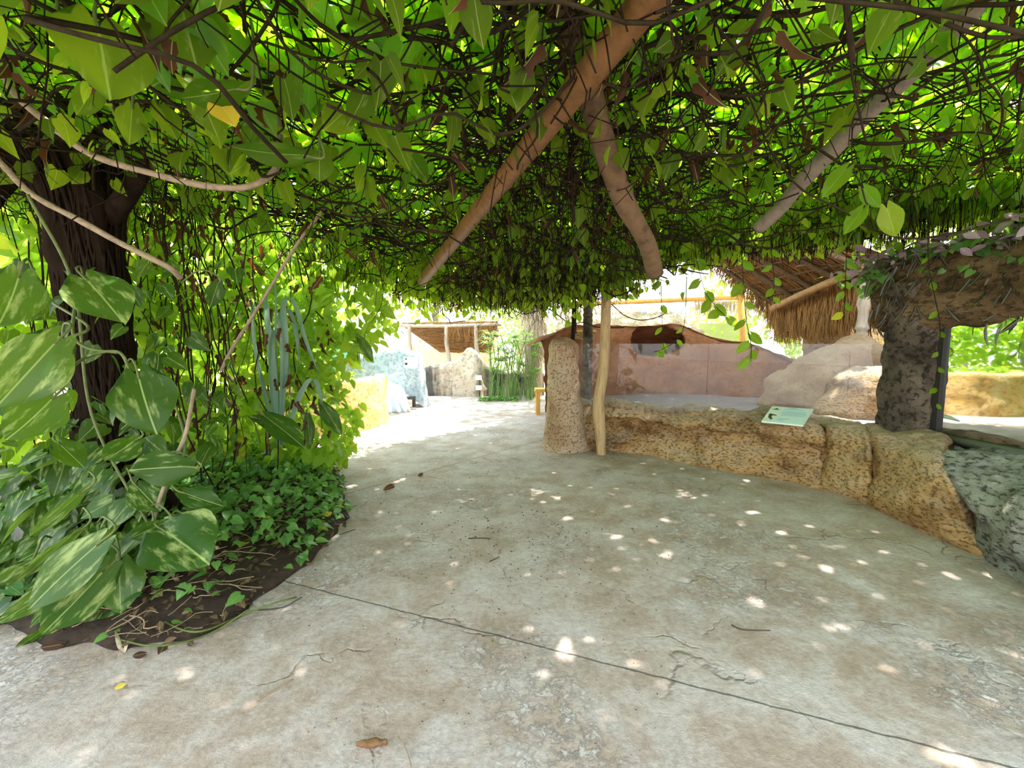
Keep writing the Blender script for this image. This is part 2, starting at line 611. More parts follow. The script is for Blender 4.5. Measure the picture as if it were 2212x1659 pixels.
M['post'] = plain('post', (0.47, 0.33, 0.17), 0.7, 0.4, 7, 0.5, (3, 3, 0.5))
M['pale_post'] = plain('pale_post', (0.40, 0.33, 0.26), 0.8, 0.35, 7, 0.5, (3, 3, 0.5))
M['beam'] = plain('beam', (0.36, 0.21, 0.09), 0.7, 0.35, 9, 0.4)
M['orange_wood'] = plain('orange_wood', (0.72, 0.40, 0.10), 0.7, 0.25, 7, 0.3, (3, 3, 0.6))
M['liana'] = plain('liana', (0.30, 0.23, 0.16), 0.8, 0.4, 22, 0.7)
M['vine_stem'] = plain('vine_stem', (0.026, 0.020, 0.010), 0.9, 0.5, 20, 0.3, spec=0.1)
M['green_stem'] = plain('green_stem', (0.10, 0.13, 0.035), 0.6, 0.3, 20, 0.3)
M['root'] = plain('root', (0.018, 0.011, 0.007), 0.9, 0.5, 25, 0.3, spec=0.1)
M['thatch'] = plain('thatch', (0.36, 0.185, 0.06), 0.9, 0.5, 16, 0.8, (1, 1, 0.25))
M['thatch_roof'] = plain('thatch_roof', (0.22, 0.12, 0.05), 0.95, 0.55, 16, 0.9, (0.5, 4, 0.5))
M['straw'] = plain('straw', (0.62, 0.50, 0.35), 0.9, 0.3, 16, 0.8)
M['white'] = plain('white_paint', (0.8, 0.82, 0.8), 0.4, 0.05, 5, 0.05)
M['plaque'] = plain('plaque_face', (0.66, 0.82, 0.80), 0.35, 0.05, 5, 0.02)
M['plaque_side'] = plain('plaque_strip', (0.70, 0.80, 0.64), 0.35, 0.05, 5, 0.02)
M['ink'] = plain('ink', (0.03, 0.035, 0.04), 0.5, 0.05, 5, 0.0)
M['faint_ink'] = plain('faint_ink', (0.33, 0.50, 0.56), 0.5, 0.05, 5, 0.0)
M['rail'] = plain('rail', (0.22, 0.24, 0.20), 0.6, 0.2, 5, 0.1)
M['frame_dark'] = plain('frame_dark', (0.03, 0.03, 0.028), 0.5, 0.2, 5, 0.1)
M['turquoise'] = plain('turquoise', (0.22, 0.62, 0.68), 0.5, 0.2, 5, 0.1)
M['navy'] = plain('navy', (0.03, 0.07, 0.25), 0.6, 0.2, 5, 0.1)
M['olive'] = plain('olive_wall', (0.45, 0.50, 0.22), 0.8, 0.1, 5, 0.1)
M['pale_blue'] = plain('pale_blue', (0.62, 0.74, 0.80), 0.7, 0.2, 3, 0.3)
M['seed'] = plain('seed', (0.06, 0.04, 0.028), 0.9, 0.4, 40, 0.2)
M['chip'] = plain('chip', (0.20, 0.105, 0.045), 0.9, 0.4, 40, 0.6)
M['twig'] = plain('twig', (0.28, 0.20, 0.12), 0.9, 0.4, 40, 0.3)
M['dark_twig'] = plain('dark_twig', (0.06, 0.045, 0.03), 0.9, 0.4, 40, 0.3)
M['pane'] = glass_mat('hazy_glass', 0.985, dirt_haze=(0.62, 0.55, 0.66), dmax=0.13, refl=0.0, frs=0.5)  # dirt streaks, their purple tint standing in for haze of reflected sky
M['window'] = glass_mat('window_glass', 0.99, (0.75, 0.85, 0.85), refl=0.60, dmax=0.03)
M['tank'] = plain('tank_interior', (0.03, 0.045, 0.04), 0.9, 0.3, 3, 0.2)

M['leaf'] = leafmat('pothos_leaf', (0.025, 0.095, 0.008), (0.07, 0.19, 0.015), (0.60, 0.88, 0.03), 0.15, 0.66, 0.02)
M['big_leaf'] = leafmat('large_pothos_leaf', (0.010, 0.042, 0.004), (0.026, 0.078, 0.006), (0.26, 0.46, 0.02), 0.22, 0.33, 0.0, 0.45, 0.25)
M['marbled_leaf'] = leafmat('marbled_pothos_leaf', (0.014, 0.060, 0.006), (0.038, 0.105, 0.010), (0.30, 0.48, 0.05), 0.38, 0.33, 0.0, 0.4)
M['under_leaf'] = leafmat('shade_toned_leaf', (0.025, 0.06, 0.006), (0.06, 0.10, 0.008), (0.40, 0.60, 0.02), 0.14, 0.6, 0.0, 0.55, 0.12)  # darker copy of the pothos leaf, shade under the vines put into its colour
M['ground_leaf'] = leafmat('ground_leaf', (0.04, 0.14, 0.04), (0.12, 0.28, 0.06), (0.35, 0.62, 0.06), 0.15, 0.35, 0.01)
M['bush_leaf'] = leafmat('bush_leaf', (0.10, 0.24, 0.02), (0.22, 0.38, 0.04), (0.66, 0.90, 0.06), 0.15, 0.6, 0.03)
M['tree_leaf'] = leafmat('tree_leaf', (0.12, 0.22, 0.03), (0.30, 0.40, 0.09), (0.55, 0.72, 0.10), 0.0, 0.5, 0.03)
M['sedge_leaf'] = leafmat('sedge_leaf', (0.16, 0.30, 0.09), (0.36, 0.48, 0.17), (0.50, 0.65, 0.15), 0.0, 0.4, 0.0)
M['strap_leaf'] = leafmat('strap_leaf', (0.16, 0.27, 0.20), (0.26, 0.38, 0.30), (0.3, 0.5, 0.2), 0.0, 0.25, 0.0)
M['purple_leaf'] = leafmat('purple_leaf', (0.20, 0.12, 0.18), (0.42, 0.34, 0.40), (0.5, 0.3, 0.4), 0.2, 0.3, 0.0)
M['dark_leaf'] = leafmat('dark_purple_leaf', (0.025, 0.018, 0.022), (0.06, 0.04, 0.05), (0.08, 0.03, 0.04), 0.0, 0.2, 0.0)
M['dead_leaf'] = leafmat('dead_leaf', (0.03, 0.012, 0.005), (0.085, 0.032, 0.010), (0.30, 0.09, 0.01), 0.0, 0.25, 0.0, 0.8)
M['dry_leaf'] = leafmat('dry_leaf', (0.05, 0.028, 0.014), (0.16, 0.095, 0.05), (0.3, 0.15, 0.05), 0.0, 0.15, 0.0, 0.8)
M['yellow_leaf'] = leafmat('yellow_leaf', (0.50, 0.40, 0.03), (0.6, 0.48, 0.06), (0.7, 0.5, 0.03), 0.0, 0.4, 0.0)

# ------------------------------------------------------------------ ground
mb = MB()
gx = np.concatenate((np.linspace(-40, -8, 9), np.linspace(-6, 6, 13), np.linspace(8, 40, 9)))
gy = np.concatenate((np.linspace(-25, -3, 6), np.linspace(-1, 12, 14), np.linspace(15, 60, 8)))
mb.grid(np.array([[(x, y, 0) for y in gy] for x in gx]))
mb.f = [f[::-1] for f in mb.f]
tag(mb.build('floor', M['concrete'], smooth=False), kind='structure')

# ------------------------------------------------------------------ low rock wall of the enclosure (four separate rocks in a row)
GA, GB = np.array((0.86, 6.36)), np.array((3.92, 4.62))          # the line of the glass


def glass_at(px):
    k = (px - PW / 2) / F_PX
    d = GB - GA
    # X = k * (Y*_c...) : intersect the vertical plane of this pixel column with the glass line
    s = (k * _cp * GA[1] - GA[0]) / (d[0] - k * _cp * d[1])
    return GA + d * s


BASE = [(1215, 969), (1300, 975), (1400, 985), (1500, 1004), (1640, 1030), (1780, 1058), (1880, 1091), (2000, 1150), (2120, 1202), (2212, 1256)]
base_w = [G(*q)[:2] for q in BASE] + [np.array((3.12, 2.2)), np.array((3.02, 1.5)), np.array((2.98, 0.8))]
back_w = [glass_at(q[0]) + np.array((0.10, 0.22)) for q in BASE[:7]]
back_w += [np.array((4.02, 4.0)), np.array((4.09, 3.55)), np.array((4.15, 3.15)), np.array((4.25, 2.4)), np.array((4.36, 1.6)), np.array((4.45, 0.8))]
bp = smoothpath(base_w, 241)
kp = smoothpath(back_w, 241)


def path_u(u):
    """u counts control points"""
    i = np.clip(u / (len(base_w) - 1) * 240, 0, 240)
    a = int(min(239, math.floor(i)))
    f = i - a
    return bp[a] * (1 - f) + bp[a + 1] * f, kp[a] * (1 - f) + kp[a + 1] * f


SEC = [(0.00, -0.06), (-0.02, 0.05), (-0.03, 0.15), (-0.02, 0.26), (-0.01, 0.36), (0.015, 0.45), (0.06, 0.53), (0.13, 0.59), (0.22, 0.625), (0.34, 0.645), (0.48, 0.655), (0.62, 0.66), (0.76, 0.66), (0.9, 0.65), (1.0, 0.58), (1.02, 0.3), (1.0, -0.06)]
SECP = smoothpath([(a, b, 0) for a, b in SEC], 62)[:, :2]


def rock_piece(name, u0, u1, mat, label, cat, seed, bulge=0.05, skew0=0.0, skew1=0.0, amp=0.05, hump=None, n=90, zs=1.0, lipamp=0.0, pad=None):
    g = []
    for i in range(n):
        q = i / (n - 1)
        e = min(1.0, min(q, 1 - q) / 0.10 * max(0.6, (u1 - u0) * 0.5))
        e = math.sqrt(max(0, 1 - (1 - e) ** 2))
        row = []
        for d, z in SECP:
            hz = min(1, max(0, z / 0.65))
            s0, s1 = u0 + skew0 * hz, u1 + skew1 * hz
            u = s0 + (s1 - s0) * q
            b, k = path_u(u)
            L = np.linalg.norm(k - b)
            dirn = (k - b) / L
            dd = d * L if d > 0.13 else d
            if d > 0.13:
                dd = 0.13 + (d - 0.13) / 0.87 * (L - 0.13)
            dd += (1 - e) * 0.17 * (1 - d)
            dd -= bulge * math.sin(math.pi * q) * max(0, 1 - d * 3) * math.sin(math.pi * min(1, hz + 0.2))
            zz = z * zs
            if lipamp and d < 0.2:
                lt = 0.46 + 0.07 * mn.noise(Vector((u * 1.7, 3.3, 0.5))) + 0.03 * mn.noise(Vector((u * 5.1, 1.3, 0.5)))
                k_ = max(0, min(1, (lt - z) / 0.05)) * max(0, min(1, (z - 0.02) / 0.30))
                am = max(0.0, 0.75 + 0.9 * mn.noise(Vector((u * 1.3 + 5, 1.1, 2.0))))
                dd += lipamp * am * k_
            if d < 0.13:
                dd = min(dd, 0.42 * L)
            if pad:
                kp_ = math.exp(-((u - pad[0]) / pad[1]) ** 2)
                if z > 0.4:
                    dd -= pad[2] * kp_ * max(0, 1 - abs(d - 0.1) * 2.5)
            if z > 0.3:
                zz -= (1 - e) * 0.05
            if hump and z > 0.4:
                zz += hump[1] * math.exp(-((u - hump[0]) / hump[2]) ** 2) * min(1, max(0, (z - 0.4) * 5)) * math.exp(-((d - 0.45) / 0.5) ** 2)
            p = b + dirn * dd
            row.append((p[0], p[1], zz))
        g.append(row)
    g = rough_grid(np.array(g), amp, 2.6, 5, seed, ridge=0.35)
    m_ = MB().grid(g)
    m_.f.append(tuple(range(62)))
    m_.f.append(tuple((n - 1) * 62 + k for k in range(62))[::-1])
    o = m_.build(name, mat)
    return tag(o, label, cat)


rock_piece('low_rock_wall', 0.1, 5.02, M['tan_rock'], 'long low tan rock wall under the glass panels', 'wall', 1.3, 0.0, hump=(4.35, 0.11, 0.42), n=260, amp=0.075, lipamp=0.16, pad=(4.35, 0.4, 0.10))
rock_piece('boulder', 4.98, 6.02, M['tan_rock'], 'narrow upright tan boulder between the plaque wall and the larger tan boulder', 'boulder', 4.1, 0.06, amp=0.05)
rock_piece('boulder', 5.98, 8.15, M['tan_rock'], 'large tan boulder at the foot of the dark stone pillar', 'boulder', 7.7, 0.05, skew1=-1.1, amp=0.05, n=110)
rock_piece('boulder', 8.05, 12.0, M['grey_rock'], 'large pitted grey boulder below the dark window', 'boulder', 9.9, 0.10, skew0=-1.1, amp=0.07, n=140, zs=0.93)

# ------------------------------------------------------------------ end pillar of the glass
ts = np.linspace(0, 1, 60)
g = []
pc = np.array((0.72, 6.22))
for t_ in ts:
    z = -0.05 + 1.62 * t_
    rx = 0.21 + 0.15 * (1 - t_) ** 2.2
    ry = 0.20 + 0.14 * (1 - t_) ** 2
    cx = pc[0] + 0.06 * (1 - t_) ** 1.5
    if t_ > 0.92:
        k = math.sqrt(max(0.0, 1 - ((t_ - 0.92) / 0.08) ** 2))
        rx, ry = rx * (0.25 + 0.75 * k), ry * (0.25 + 0.75 * k)
    a = np.linspace(0, 2 * math.pi, 56, endpoint=False)
    g.append([(cx + rx * math.cos(q), pc[1] + ry * math.sin(q), z) for q in a])
g = rough_grid(np.array(g), 0.04, 3.2, 5, 2.2, True)
tag(MB().grid(g, True, True).build('rock_pillar', M['pink_rock']), 'rounded pinkish rock pillar at the free end of the glass', 'pillar')

# ------------------------------------------------------------------ glass panels
gl_pts = [glass_at(1232), glass_at(1531), glass_at(1838), glass_at(1935)]
gl_lab = ['long hazy glass panel next to the rounded rock pillar', 'hazy glass panel above the white plaque', 'narrow hazy glass panel beside the dark stone pillar']
for i in range(3):
    a, b = gl_pts[i], gl_pts[i + 1]
    d = (b - a) / np.linalg.norm(b - a)
    a, b = a + d * 0.003, b - d * 0.003
    pm = MB().slab([(a[0], a[1], 0.60), (b[0], b[1], 0.60), (b[0], b[1], 1.497), (a[0], a[1], 1.497)], 0.012)
    tag(pm.build('glass_panel', M['pane'], smooth=False), gl_lab[i], 'glass panel', 'glass panels on the low rock wall')

# ------------------------------------------------------------------ plaque
pl = [G(1645, 911, 0.665), G(1735, 920, 0.665), G(1757, 885, 0.775), G(1668, 879, 0.775)]
q0, q1, q2, q3 = [np.array(q) for q in pl]
t_pl = thing('information_plaque', 'small pale tilted information plaque lying on the low rock wall', 'sign', (q0 + q2) / 2)
nz_ = nrm(np.cross(q1 - q0, q3 - q0))


def pq(u, v, h=0.0):
    return (q0 * (1 - u) * (1 - v) + q1 * u * (1 - v) + q2 * u * v + q3 * (1 - u) * v) + nz_ * (0.008 + h)


def flat(parent, name, mat, polys, h=0.001):
    m_ = MB()
    for poly in polys:
        m_.add([pq(u, v, h) for u, v in poly] + [pq(u, v, 0.0) for u, v in poly], [tuple(range(len(poly)))] + [(i, len(poly) + i, len(poly) + (i + 1) % len(poly), (i + 1) % len(poly)) for i in range(len(poly))])
    return part(m_, name, mat, parent, False)


part(MB().slab([q0, q1, q2, q3], 0.016), 'board', M['plaque'], t_pl, False)
flat(t_pl, 'picture_strip', M['plaque_side'], [[(0.0, 0), (0.28, 0), (0.28, 1), (0.0, 1)]], 0.0015)
bird = [(0.06, 0.46), (0.10, 0.50), (0.26, 0.44), (0.26, 0.40), (0.16, 0.41), (0.165, 0.28), (0.22, 0.22), (0.19, 0.12), (0.15, 0.20), (0.10, 0.24)]
flat(t_pl, 'bird_silhouette', M['ink'], [bird], 0.003)
flat(t_pl, 'bird_silhouette', M['ink'], [[(0.05, 0.80), (0.12, 0.83), (0.16, 0.90), (0.19, 0.83), (0.24, 0.79), (0.12, 0.78)]], 0.003)
ln = [[(0.40, 0.93), (0.62, 0.93), (0.62, 0.955), (0.40, 0.955)]]
for v, u1 in ((0.84, 0.8), (0.70, 0.9), (0.62, 0.92), (0.54, 0.93), (0.46, 0.92), (0.24, 0.62), (0.14, 0.5)):
    ln.append([(0.34, v), (u1, v), (u1, v + 0.022), (0.34, v + 0.022)])
flat(t_pl, 'text_lines', M['faint_ink'], ln, 0.002)

# ------------------------------------------------------------------ dark pillar, lintel and window on the right
g = []
for t_ in np.linspace(0, 1, 50):
    z = 0.52 + 1.55 * t_
    r = 0.235 + 0.10 * max(0, 1 - t_ * 9) ** 1.5 + 0.08 * max(0, (t_ - 0.75) / 0.25) ** 2
    a = np.linspace(0, 2 * math.pi, 44, endpoint=False)
    g.append([(3.93 + 0.03 * t_ + r * 1.05 * math.cos(q), 4.32 + r * math.sin(q), z) for q in a])
g = rough_grid(np.array(g), 0.04, 4.5, 5, 5.2, True)
tag(MB().grid(g, True, True).build('stone_pillar', M['dark_rock']), 'dark rough stone pillar holding up the rock lintel', 'pillar')

lp = smoothpath([(4.02, 4.66, 1.90), (4.12, 4.3, 1.99), (4.30, 3.6, 2.0), (4.45, 2.6, 2.02), (4.6, 1.2, 2.02)], 70)
g = []
for i, c in enumerate(lp):
    q = i / 69
    e = math.sqrt(max(0.02, min(1, 1 - (1 - min(1, q / 0.10)) ** 2)))
    row = []
    for a in np.linspace(0, 2 * math.pi, 48, endpoint=False):
        ca, sa = math.cos(a), math.sin(a)
        k = (abs(ca) ** 4 + abs(sa) ** 4) ** -0.25
        row.append((c[0] + 0.42 * e * k * ca, c[1], c[2] + (0.36 if sa > 0 else 0.36) * e * k * sa * (0.75 + 0.25 * e)))
    g.append(row)
g = rough_grid(np.array(g), 0.07, 2.4, 5, 3.9, True)
tag(MB().grid(g, True, True).build('rock_lintel', M['brown_rock']), 'brown rock lintel over the dark window, overgrown with plants', 'rock')

t_w = thing('window', 'dark reflective window below the brown rock lintel', 'window', (3.93, 3.0, 0.58))
wa, wb_ = np.array((3.97, 4.10)), np.array((4.42, 1.0))
part(MB().slab([(wa[0], wa[1], 0.63), (wb_[0], wb_[1], 0.63), (wb_[0], wb_[1], 1.75), (wa[0], wa[1], 1.75)], 0.015), 'pane', M['window'], t_w, False)
part(MB().tube([(wa[0] - 0.03, wa[1] + 0.05, 0.64), (wb_[0] - 0.03, wb_[1], 0.60)], 0.035, 10), 'sill_rail', M['rail'], t_w)
part(MB().box((wa[0], wa[1] - 0.02, 1.15), (0.07, 0.10, 1.15)), 'mullion', M['frame_dark'], t_w, False)
# the dim tank behind the window
mt = MB()
for quad in ([(4.05, 4.15, 0.5), (5.6, 4.15, 0.5), (5.6, 4.15, 2.0), (4.05, 4.15, 2.0)], [(5.6, 4.05, 0.5), (5.6, 0.9, 0.5), (5.6, 0.9, 2.0), (5.6, 4.05, 2.0)], [(4.5, 0.9, 0.5), (5.6, 0.9, 0.5), (5.6, 4.05, 0.5), (4.1, 4.05, 0.5)], [(4.5, 0.9, 0.5), (5.6, 0.9, 0.5), (5.6, 0.9, 2.0), (4.5, 0.9, 2.0)], [(4.3, 0.9, 2.0), (5.6, 0.9, 2.0), (5.6, 4.05, 2.0), (4.3, 4.05, 2.0)]):
    mt.slab(quad, 0.06)
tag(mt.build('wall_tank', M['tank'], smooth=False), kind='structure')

# ------------------------------------------------------------------ inside the enclosure
ef = MB().slab([(0.9, 6.5, 0.42), (4.1, 4.75, 0.42), (7.5, 8.5, 0.42), (1.2, 10.0, 0.42)], 0.1)
tag(ef.build('enclosure_floor', M['sand'], smooth=False), kind='structure')

# reddish back wall with a cave: top profile given at the wall's own distance
WALL = [(1180, 735, 7.6), (1215, 715, 8.0), (1270, 702, 8.4), (1350, 703, 8.8), (1400, 704, 9.0), (1450, 701, 9.0), (1490, 708, 8.9), (1530, 725, 8.8), (1570, 735, 8.6), (1620, 741, 8.4), (1690, 768, 8.2), (1760, 792, 8.0), (1850, 800, 7.6)]
top = smoothpath([P(*q) for q in WALL], 160)
g = []
for i, tp in enumerate(top):
    dx = top[min(159, i + 1)] - top[max(0, i - 1)]
    inn = nrm(np.array((-dx[1], dx[0], 0)))
    row = []
    for s in np.linspace(0, 1, 60):
        p = np.array((tp[0], tp[1], 0.3 + (tp[2] - 0.3) * min(1, s / 0.82)))
        if s > 0.82:
            a = (s - 0.82) / 0.18
            p = p + inn * 0.7 * a
            p[2] -= 0.25 * a * a
        elif s > 0.66:
            p += inn * 0.10 * ((s - 0.66) / 0.16) ** 2
        e = ((p[0] - 2.95) / 0.50) ** 2 + ((p[2] - 1.55) / 0.30) ** 2
        if s < 0.82 and e < 1.2:
            p += inn * 1.3 * min(1, max(0, (1.2 - e) / 0.35))
        row.append(p)
    g.append(row)
g = rough_grid(np.array(g), 0.06, 1.8, 4, 1.0)
tag(MB().grid(g).build('enclosure_wall', M['red_wall']), 'reddish plastered back wall with a dark cave hollow behind the glass', 'wall')

def mound(name, c, r, mat, label, cat, seed, amp=0.12, flatz=0.0, rot=0.0):
    g_ = []
    for t_ in np.linspace(0, 1, 34):
        ph = t_ * math.pi * 0.5
        row = []
        for a in np.linspace(0, 2 * math.pi, 48, endpoint=False):
            k = math.cos(ph) ** 0.7
            x, y = r[0] * k * math.cos(a), r[1] * k * math.sin(a)
            row.append((c[0] + x * math.cos(rot) - y * math.sin(rot), c[1] + x * math.sin(rot) + y * math.cos(rot), c[2] + r[2] * math.sin(ph)))
        g_.append(row)
    g_ = rough_grid(np.array(g_), amp, 1.4, 5, seed, True)
    return tag(MB().grid(g_, True, True).build(name, mat), label, cat)


c = P(1830, 900, 6.9)
mound('boulder', (c[0], 7.0, 0.35), (1.15, 0.7, 1.12), M['mound_rock'], 'smooth brown boulder behind the glass beside the dark stone pillar', 'boulder', 3.1, 0.2)
c = P(1900, 900, 6.0)
mound('boulder', (c[0] + 0.1, 6.3, 0.35), (0.8, 0.5, 0.75), M['tan_rock'], 'low sunlit yellow boulder behind the glass, at the edge of the stone pillar', 'boulder', 8.1)
c = P(1778, 800, 9.6)
g = []
for t_ in np.linspace(0, 1, 24):
    a = np.linspace(0, 2 * math.pi, 28, endpoint=False)
    r = 0.30 + 0.12 * t_
    g.append([(c[0] + r * math.cos(q), 9.6 + r * math.sin(q), 0.0 + 2.0 * t_) for q in a])
tag(MB().grid(rough_grid(np.array(g), 0.05, 2.5, 4, 1.1, True), True, True).build('rock_column', M['brown_rock']), 'brown rock column under the drooping thatch fringe', 'column')
c = P(1850, 745, 10.5)
mound('boulder', (c[0] + 0.6, 10.8, 0.0), (1.3, 0.6, 1.95), M['tan_rock'], 'tall tan rock behind the pale leaning palapa post', 'boulder', 2.2)
c = P(1655, 740, 12)
mound('boulder', (c[0], 12, 0.0), (0.7, 0.5, 1.6), M['white'], 'whitish rounded rock beside the orange wooden post', 'boulder', 6.2, 0.05)
tag(MB().box((P(1560, 720, 15)[0], 15, 1.0), (1.7, 0.3, 2.35)).build('olive_wall', M['olive'], smooth=False), 'pale olive wall far behind the enclosure', 'wall')

# ringed trunk and thin trunks behind the glass
def trunk(name, pts, rad, mat, label, cat, n=30, sides=12, ring=0.0):
    p = smoothpath(pts, n)
    r = np.interp(np.linspace(0, 1, n), np.linspace(0, 1, len(rad)), rad)
    if ring:
        r = r * (1 + ring * (np.arange(n) % 2))
    return tag(MB().tube(p, r, sides).build(name, mat), label, cat)


a = P(1270, 700, 7.4)
trunk('palm_trunk', [(a[0] - 0.02, 7.4, 0.3), (a[0], 7.4, 1.3), (a[0], 7.4, 2.2), (a[0] + 0.05, 7.4, 3.6)], [0.085, 0.075, 0.07], M['dark_rock'], 'dark ringed palm trunk behind the glass next to the leaning wooden post', 'tree', 60, 10, 0.12)
a = P(1238, 700, 7.1)
trunk('thin_trunk', [(a[0] - 0.06, 7.1, 0.3), (a[0], 7.1, 1.6), (a[0] + 0.02, 7.1, 3.0)], [0.035, 0.03], M['bark'], 'thin dark trunk between the rock pillar and the ringed palm', 'tree', 16, 8)

# brown clay pot shape on the ledge behind the trunk
t_f = thing('wall_basket', 'square orange-brown niche box on the red wall behind the palm trunk', 'box', P(1262, 735, 8.1))
c = P(1262, 725, 8.15)
part(MB().box(c, (0.36, 0.16, 0.14)), 'body', M['tan_rock'], t_f, False)
part(MB().box(c + np.array((0, 0, 0.085)), (0.40, 0.18, 0.03)), 'rim', M['orange_wood'], t_f, False)

# ------------------------------------------------------------------ thatched roofs
def strands(mb_, p, d, length, r=0.006, wob=0.03):
    n = 4
    pts = [p + d * length * i / (n - 1) + np.array((random.gauss(0, wob), random.gauss(0, wob), 0)) * i / (n - 1) for i in range(n)]
    mb_.tube(pts, [r, r * 0.9, r * 0.7, r * 0.25], 3, False)


# right palapa: slope whose underside faces the path, fringe at the lower right
A, B = P(1676, 668, 9.0), P(1950, 612, 6.6)            # eave
Cc, D = P(1500, 545, 9.6), P(1690, 500, 7.0)           # ridge
t_p = thing('thatched_palapa', 'large thatched palapa roof with a long brown fringe behind the glass', 'thatched roof', ((A + B) / 2)[:3] * np.array((1, 1, 0)))
roof = MB()
gg = []
for u in np.linspace(0, 1, 24):
    row = []
    for v in np.linspace(0, 1, 40):
        p = (A * (1 - v) + B * v) * (1 - u) + (Cc * (1 - v) + D * v) * u
        row.append(p + np.array((0, 0, 0.12 + 0.02 * random.random())))
    gg.append(row)
gg = np.array(gg)
roof.grid(gg)
roof.grid(gg[:, ::-1] + np.array((0, 0, 0.16)))
part(roof, 'thatch', M['thatch_roof'], t_p)
und = MB()
for i in range(900):
    v, u = random.random(), random.random()
    p = (A * (1 - v) + B * v) * (1 - u) + (Cc * (1 - v) + D * v) * u
    dn = nrm((A * (1 - v) + B * v) - (Cc * (1 - v) + D * v) + np.array((random.gauss(0, .25), random.gauss(0, .25), 0)))
    strands(und, p + np.array((0, 0, 0.10)), dn, random.uniform(0.3, 0.8), 0.007, 0.02)
part(und, 'thatch_strands', M['thatch'], t_p)
fr = MB()
for i in range(3000):
    v = random.random()
    p = A * (1 - v) + B * v + nrm(Cc - A) * random.uniform(-0.05, 0.25)
    outd = nrm(A - Cc)
    dd = nrm(np.array((0, 0, -1.0)) + outd * random.uniform(0.05, 0.5) + np.array((random.gauss(0, .12), random.gauss(0, .12), 0)))
    strands(fr, p + np.array((0, 0, 0.10)), dd, random.uniform(0.5, 0.95), 0.008, 0.02)
for i in range(500):
    u = random.random() ** 1.6
    p = A * (1 - u) + Cc * u
    dd = nrm(np.array((-0.15, 0.1, -1.0)) + np.array((random.gauss(0, .14), random.gauss(0, .14), 0)))
    strands(fr, p + np.array((0, 0, 0.08)), dd, random.uniform(0.2, 0.5) * (1 - 0.5 * u), 0.008, 0.02)
part(fr, 'fringe', M['thatch'], t_p)
for k, v in enumerate((0.04, 0.27, 0.5, 0.74, 0.97)):
    a = A * (1 - v) + B * v
    b = Cc * (1 - v) + D * v
    a2 = a + nrm(a - b) * 0.10
    part(MB().tube(smoothpath([a2, a * .6 + b * .4 + np.array((0, 0, 0.015)), b], 12), 0.045, 8), 'rafter', M['pole'], t_p)
for u in (0.16, 0.36, 0.56, 0.78):
    a = A * (1 - u) + Cc * u
    b = B * (1 - u) + D * u
    part(MB().tube([a + np.array((0, 0, 0.05)), (a + b) / 2 + np.array((0, 0, 0.06)), b + np.array((0, 0, 0.05))], 0.018, 6), 'batten', M['pole'], t_p)
br = smoothpath([P(1668, 662, 8.7), P(1720, 637, 8.1), P(1780, 610, 7.5), P(1840, 585, 7.0), P(1890, 560, 6.6)], 24)
part(MB().tube(br - np.array((0, 0, 0.04)), 0.062, 10), 'eave_beam', M['beam'], t_p)
a = P(1872, 590, 6.9)
b = P(1858, 742, 6.9)
part(MB().tube(smoothpath([np.array((b[0] - 0.05, 6.9, 0.3)), b, P(1864, 690, 6.9), a], 20), [0.10, 0.085, 0.08, 0.075, 0.07] * 4, 10), 'post', M['pale_post'], t_p)
b = P(1604, 735, 10.2)
part(MB().tube([(b[0], 10.2, 0.0), (b[0], 10.2, 1.6), P(1600, 640, 10.2) + np.array((0, 0, 0.1))], 0.075, 10), 'post', M['orange_wood'], t_p)
part(MB().tube([P(1240, 657, 10.6), P(1420, 650, 10.4), P(1620, 642, 10.2)], 0.05, 8), 'plate_beam', M['orange_wood'], t_p)
# the second slope of the palapa, on the far side of its ridge
E1, E2 = P(1500, 655, 11.2), P(1640, 655, 11.8)
fr2 = MB()
for i in range(260):
    v = random.random()
    p = E1 * (1 - v) + E2 * v
    strands(fr2, p + np.array((0, 0, 0.05)), nrm(np.array((random.gauss(0, .12), random.gauss(0, .1), -1))), random.uniform(0.2, 0.5), 0.009, 0.02)
part(fr2, 'far_fringe', M['straw'], t_p)

# low sunlit thatch behind the red wall
t_s = thing('straw_roof', 'low sunlit straw roof behind the reddish back wall', 'thatched roof', P(1350, 742, 11) * np.array((1, 1, 0)))
a0, a1, a2, a3 = P(1200, 716, 10.2), P(1520, 722, 10.2), P(1440, 668, 12.2), P(1215, 660, 12.2)
part(MB().slab([a0, a1, a2, a3], 0.12), 'roof_slab', M['straw'], t_s, False)
st = MB()
for i in range(700):
    u, v = random.random(), random.random()
    p = (a0 * (1 - u) + a1 * u) * (1 - v) + (a3 * (1 - u) + a2 * u) * v
    dn = nrm((a0 - a3) + np.array((random.gauss(0, .5), 0, 0)))
    strands(st, p + np.array((0, 0, 0.09)), dn, random.uniform(0.2, 0.5), 0.009, 0.04)
part(st, 'straw_strands', M['straw'], t_s)
pb = MB()
for x_ in (a0[0] + 0.3, a1[0] - 0.3):
    pb.tube([(x_, 11.0, 0), (x_, 11.0, 1.95)], 0.06, 8)
part(pb, 'supports', M['pole'], t_s)

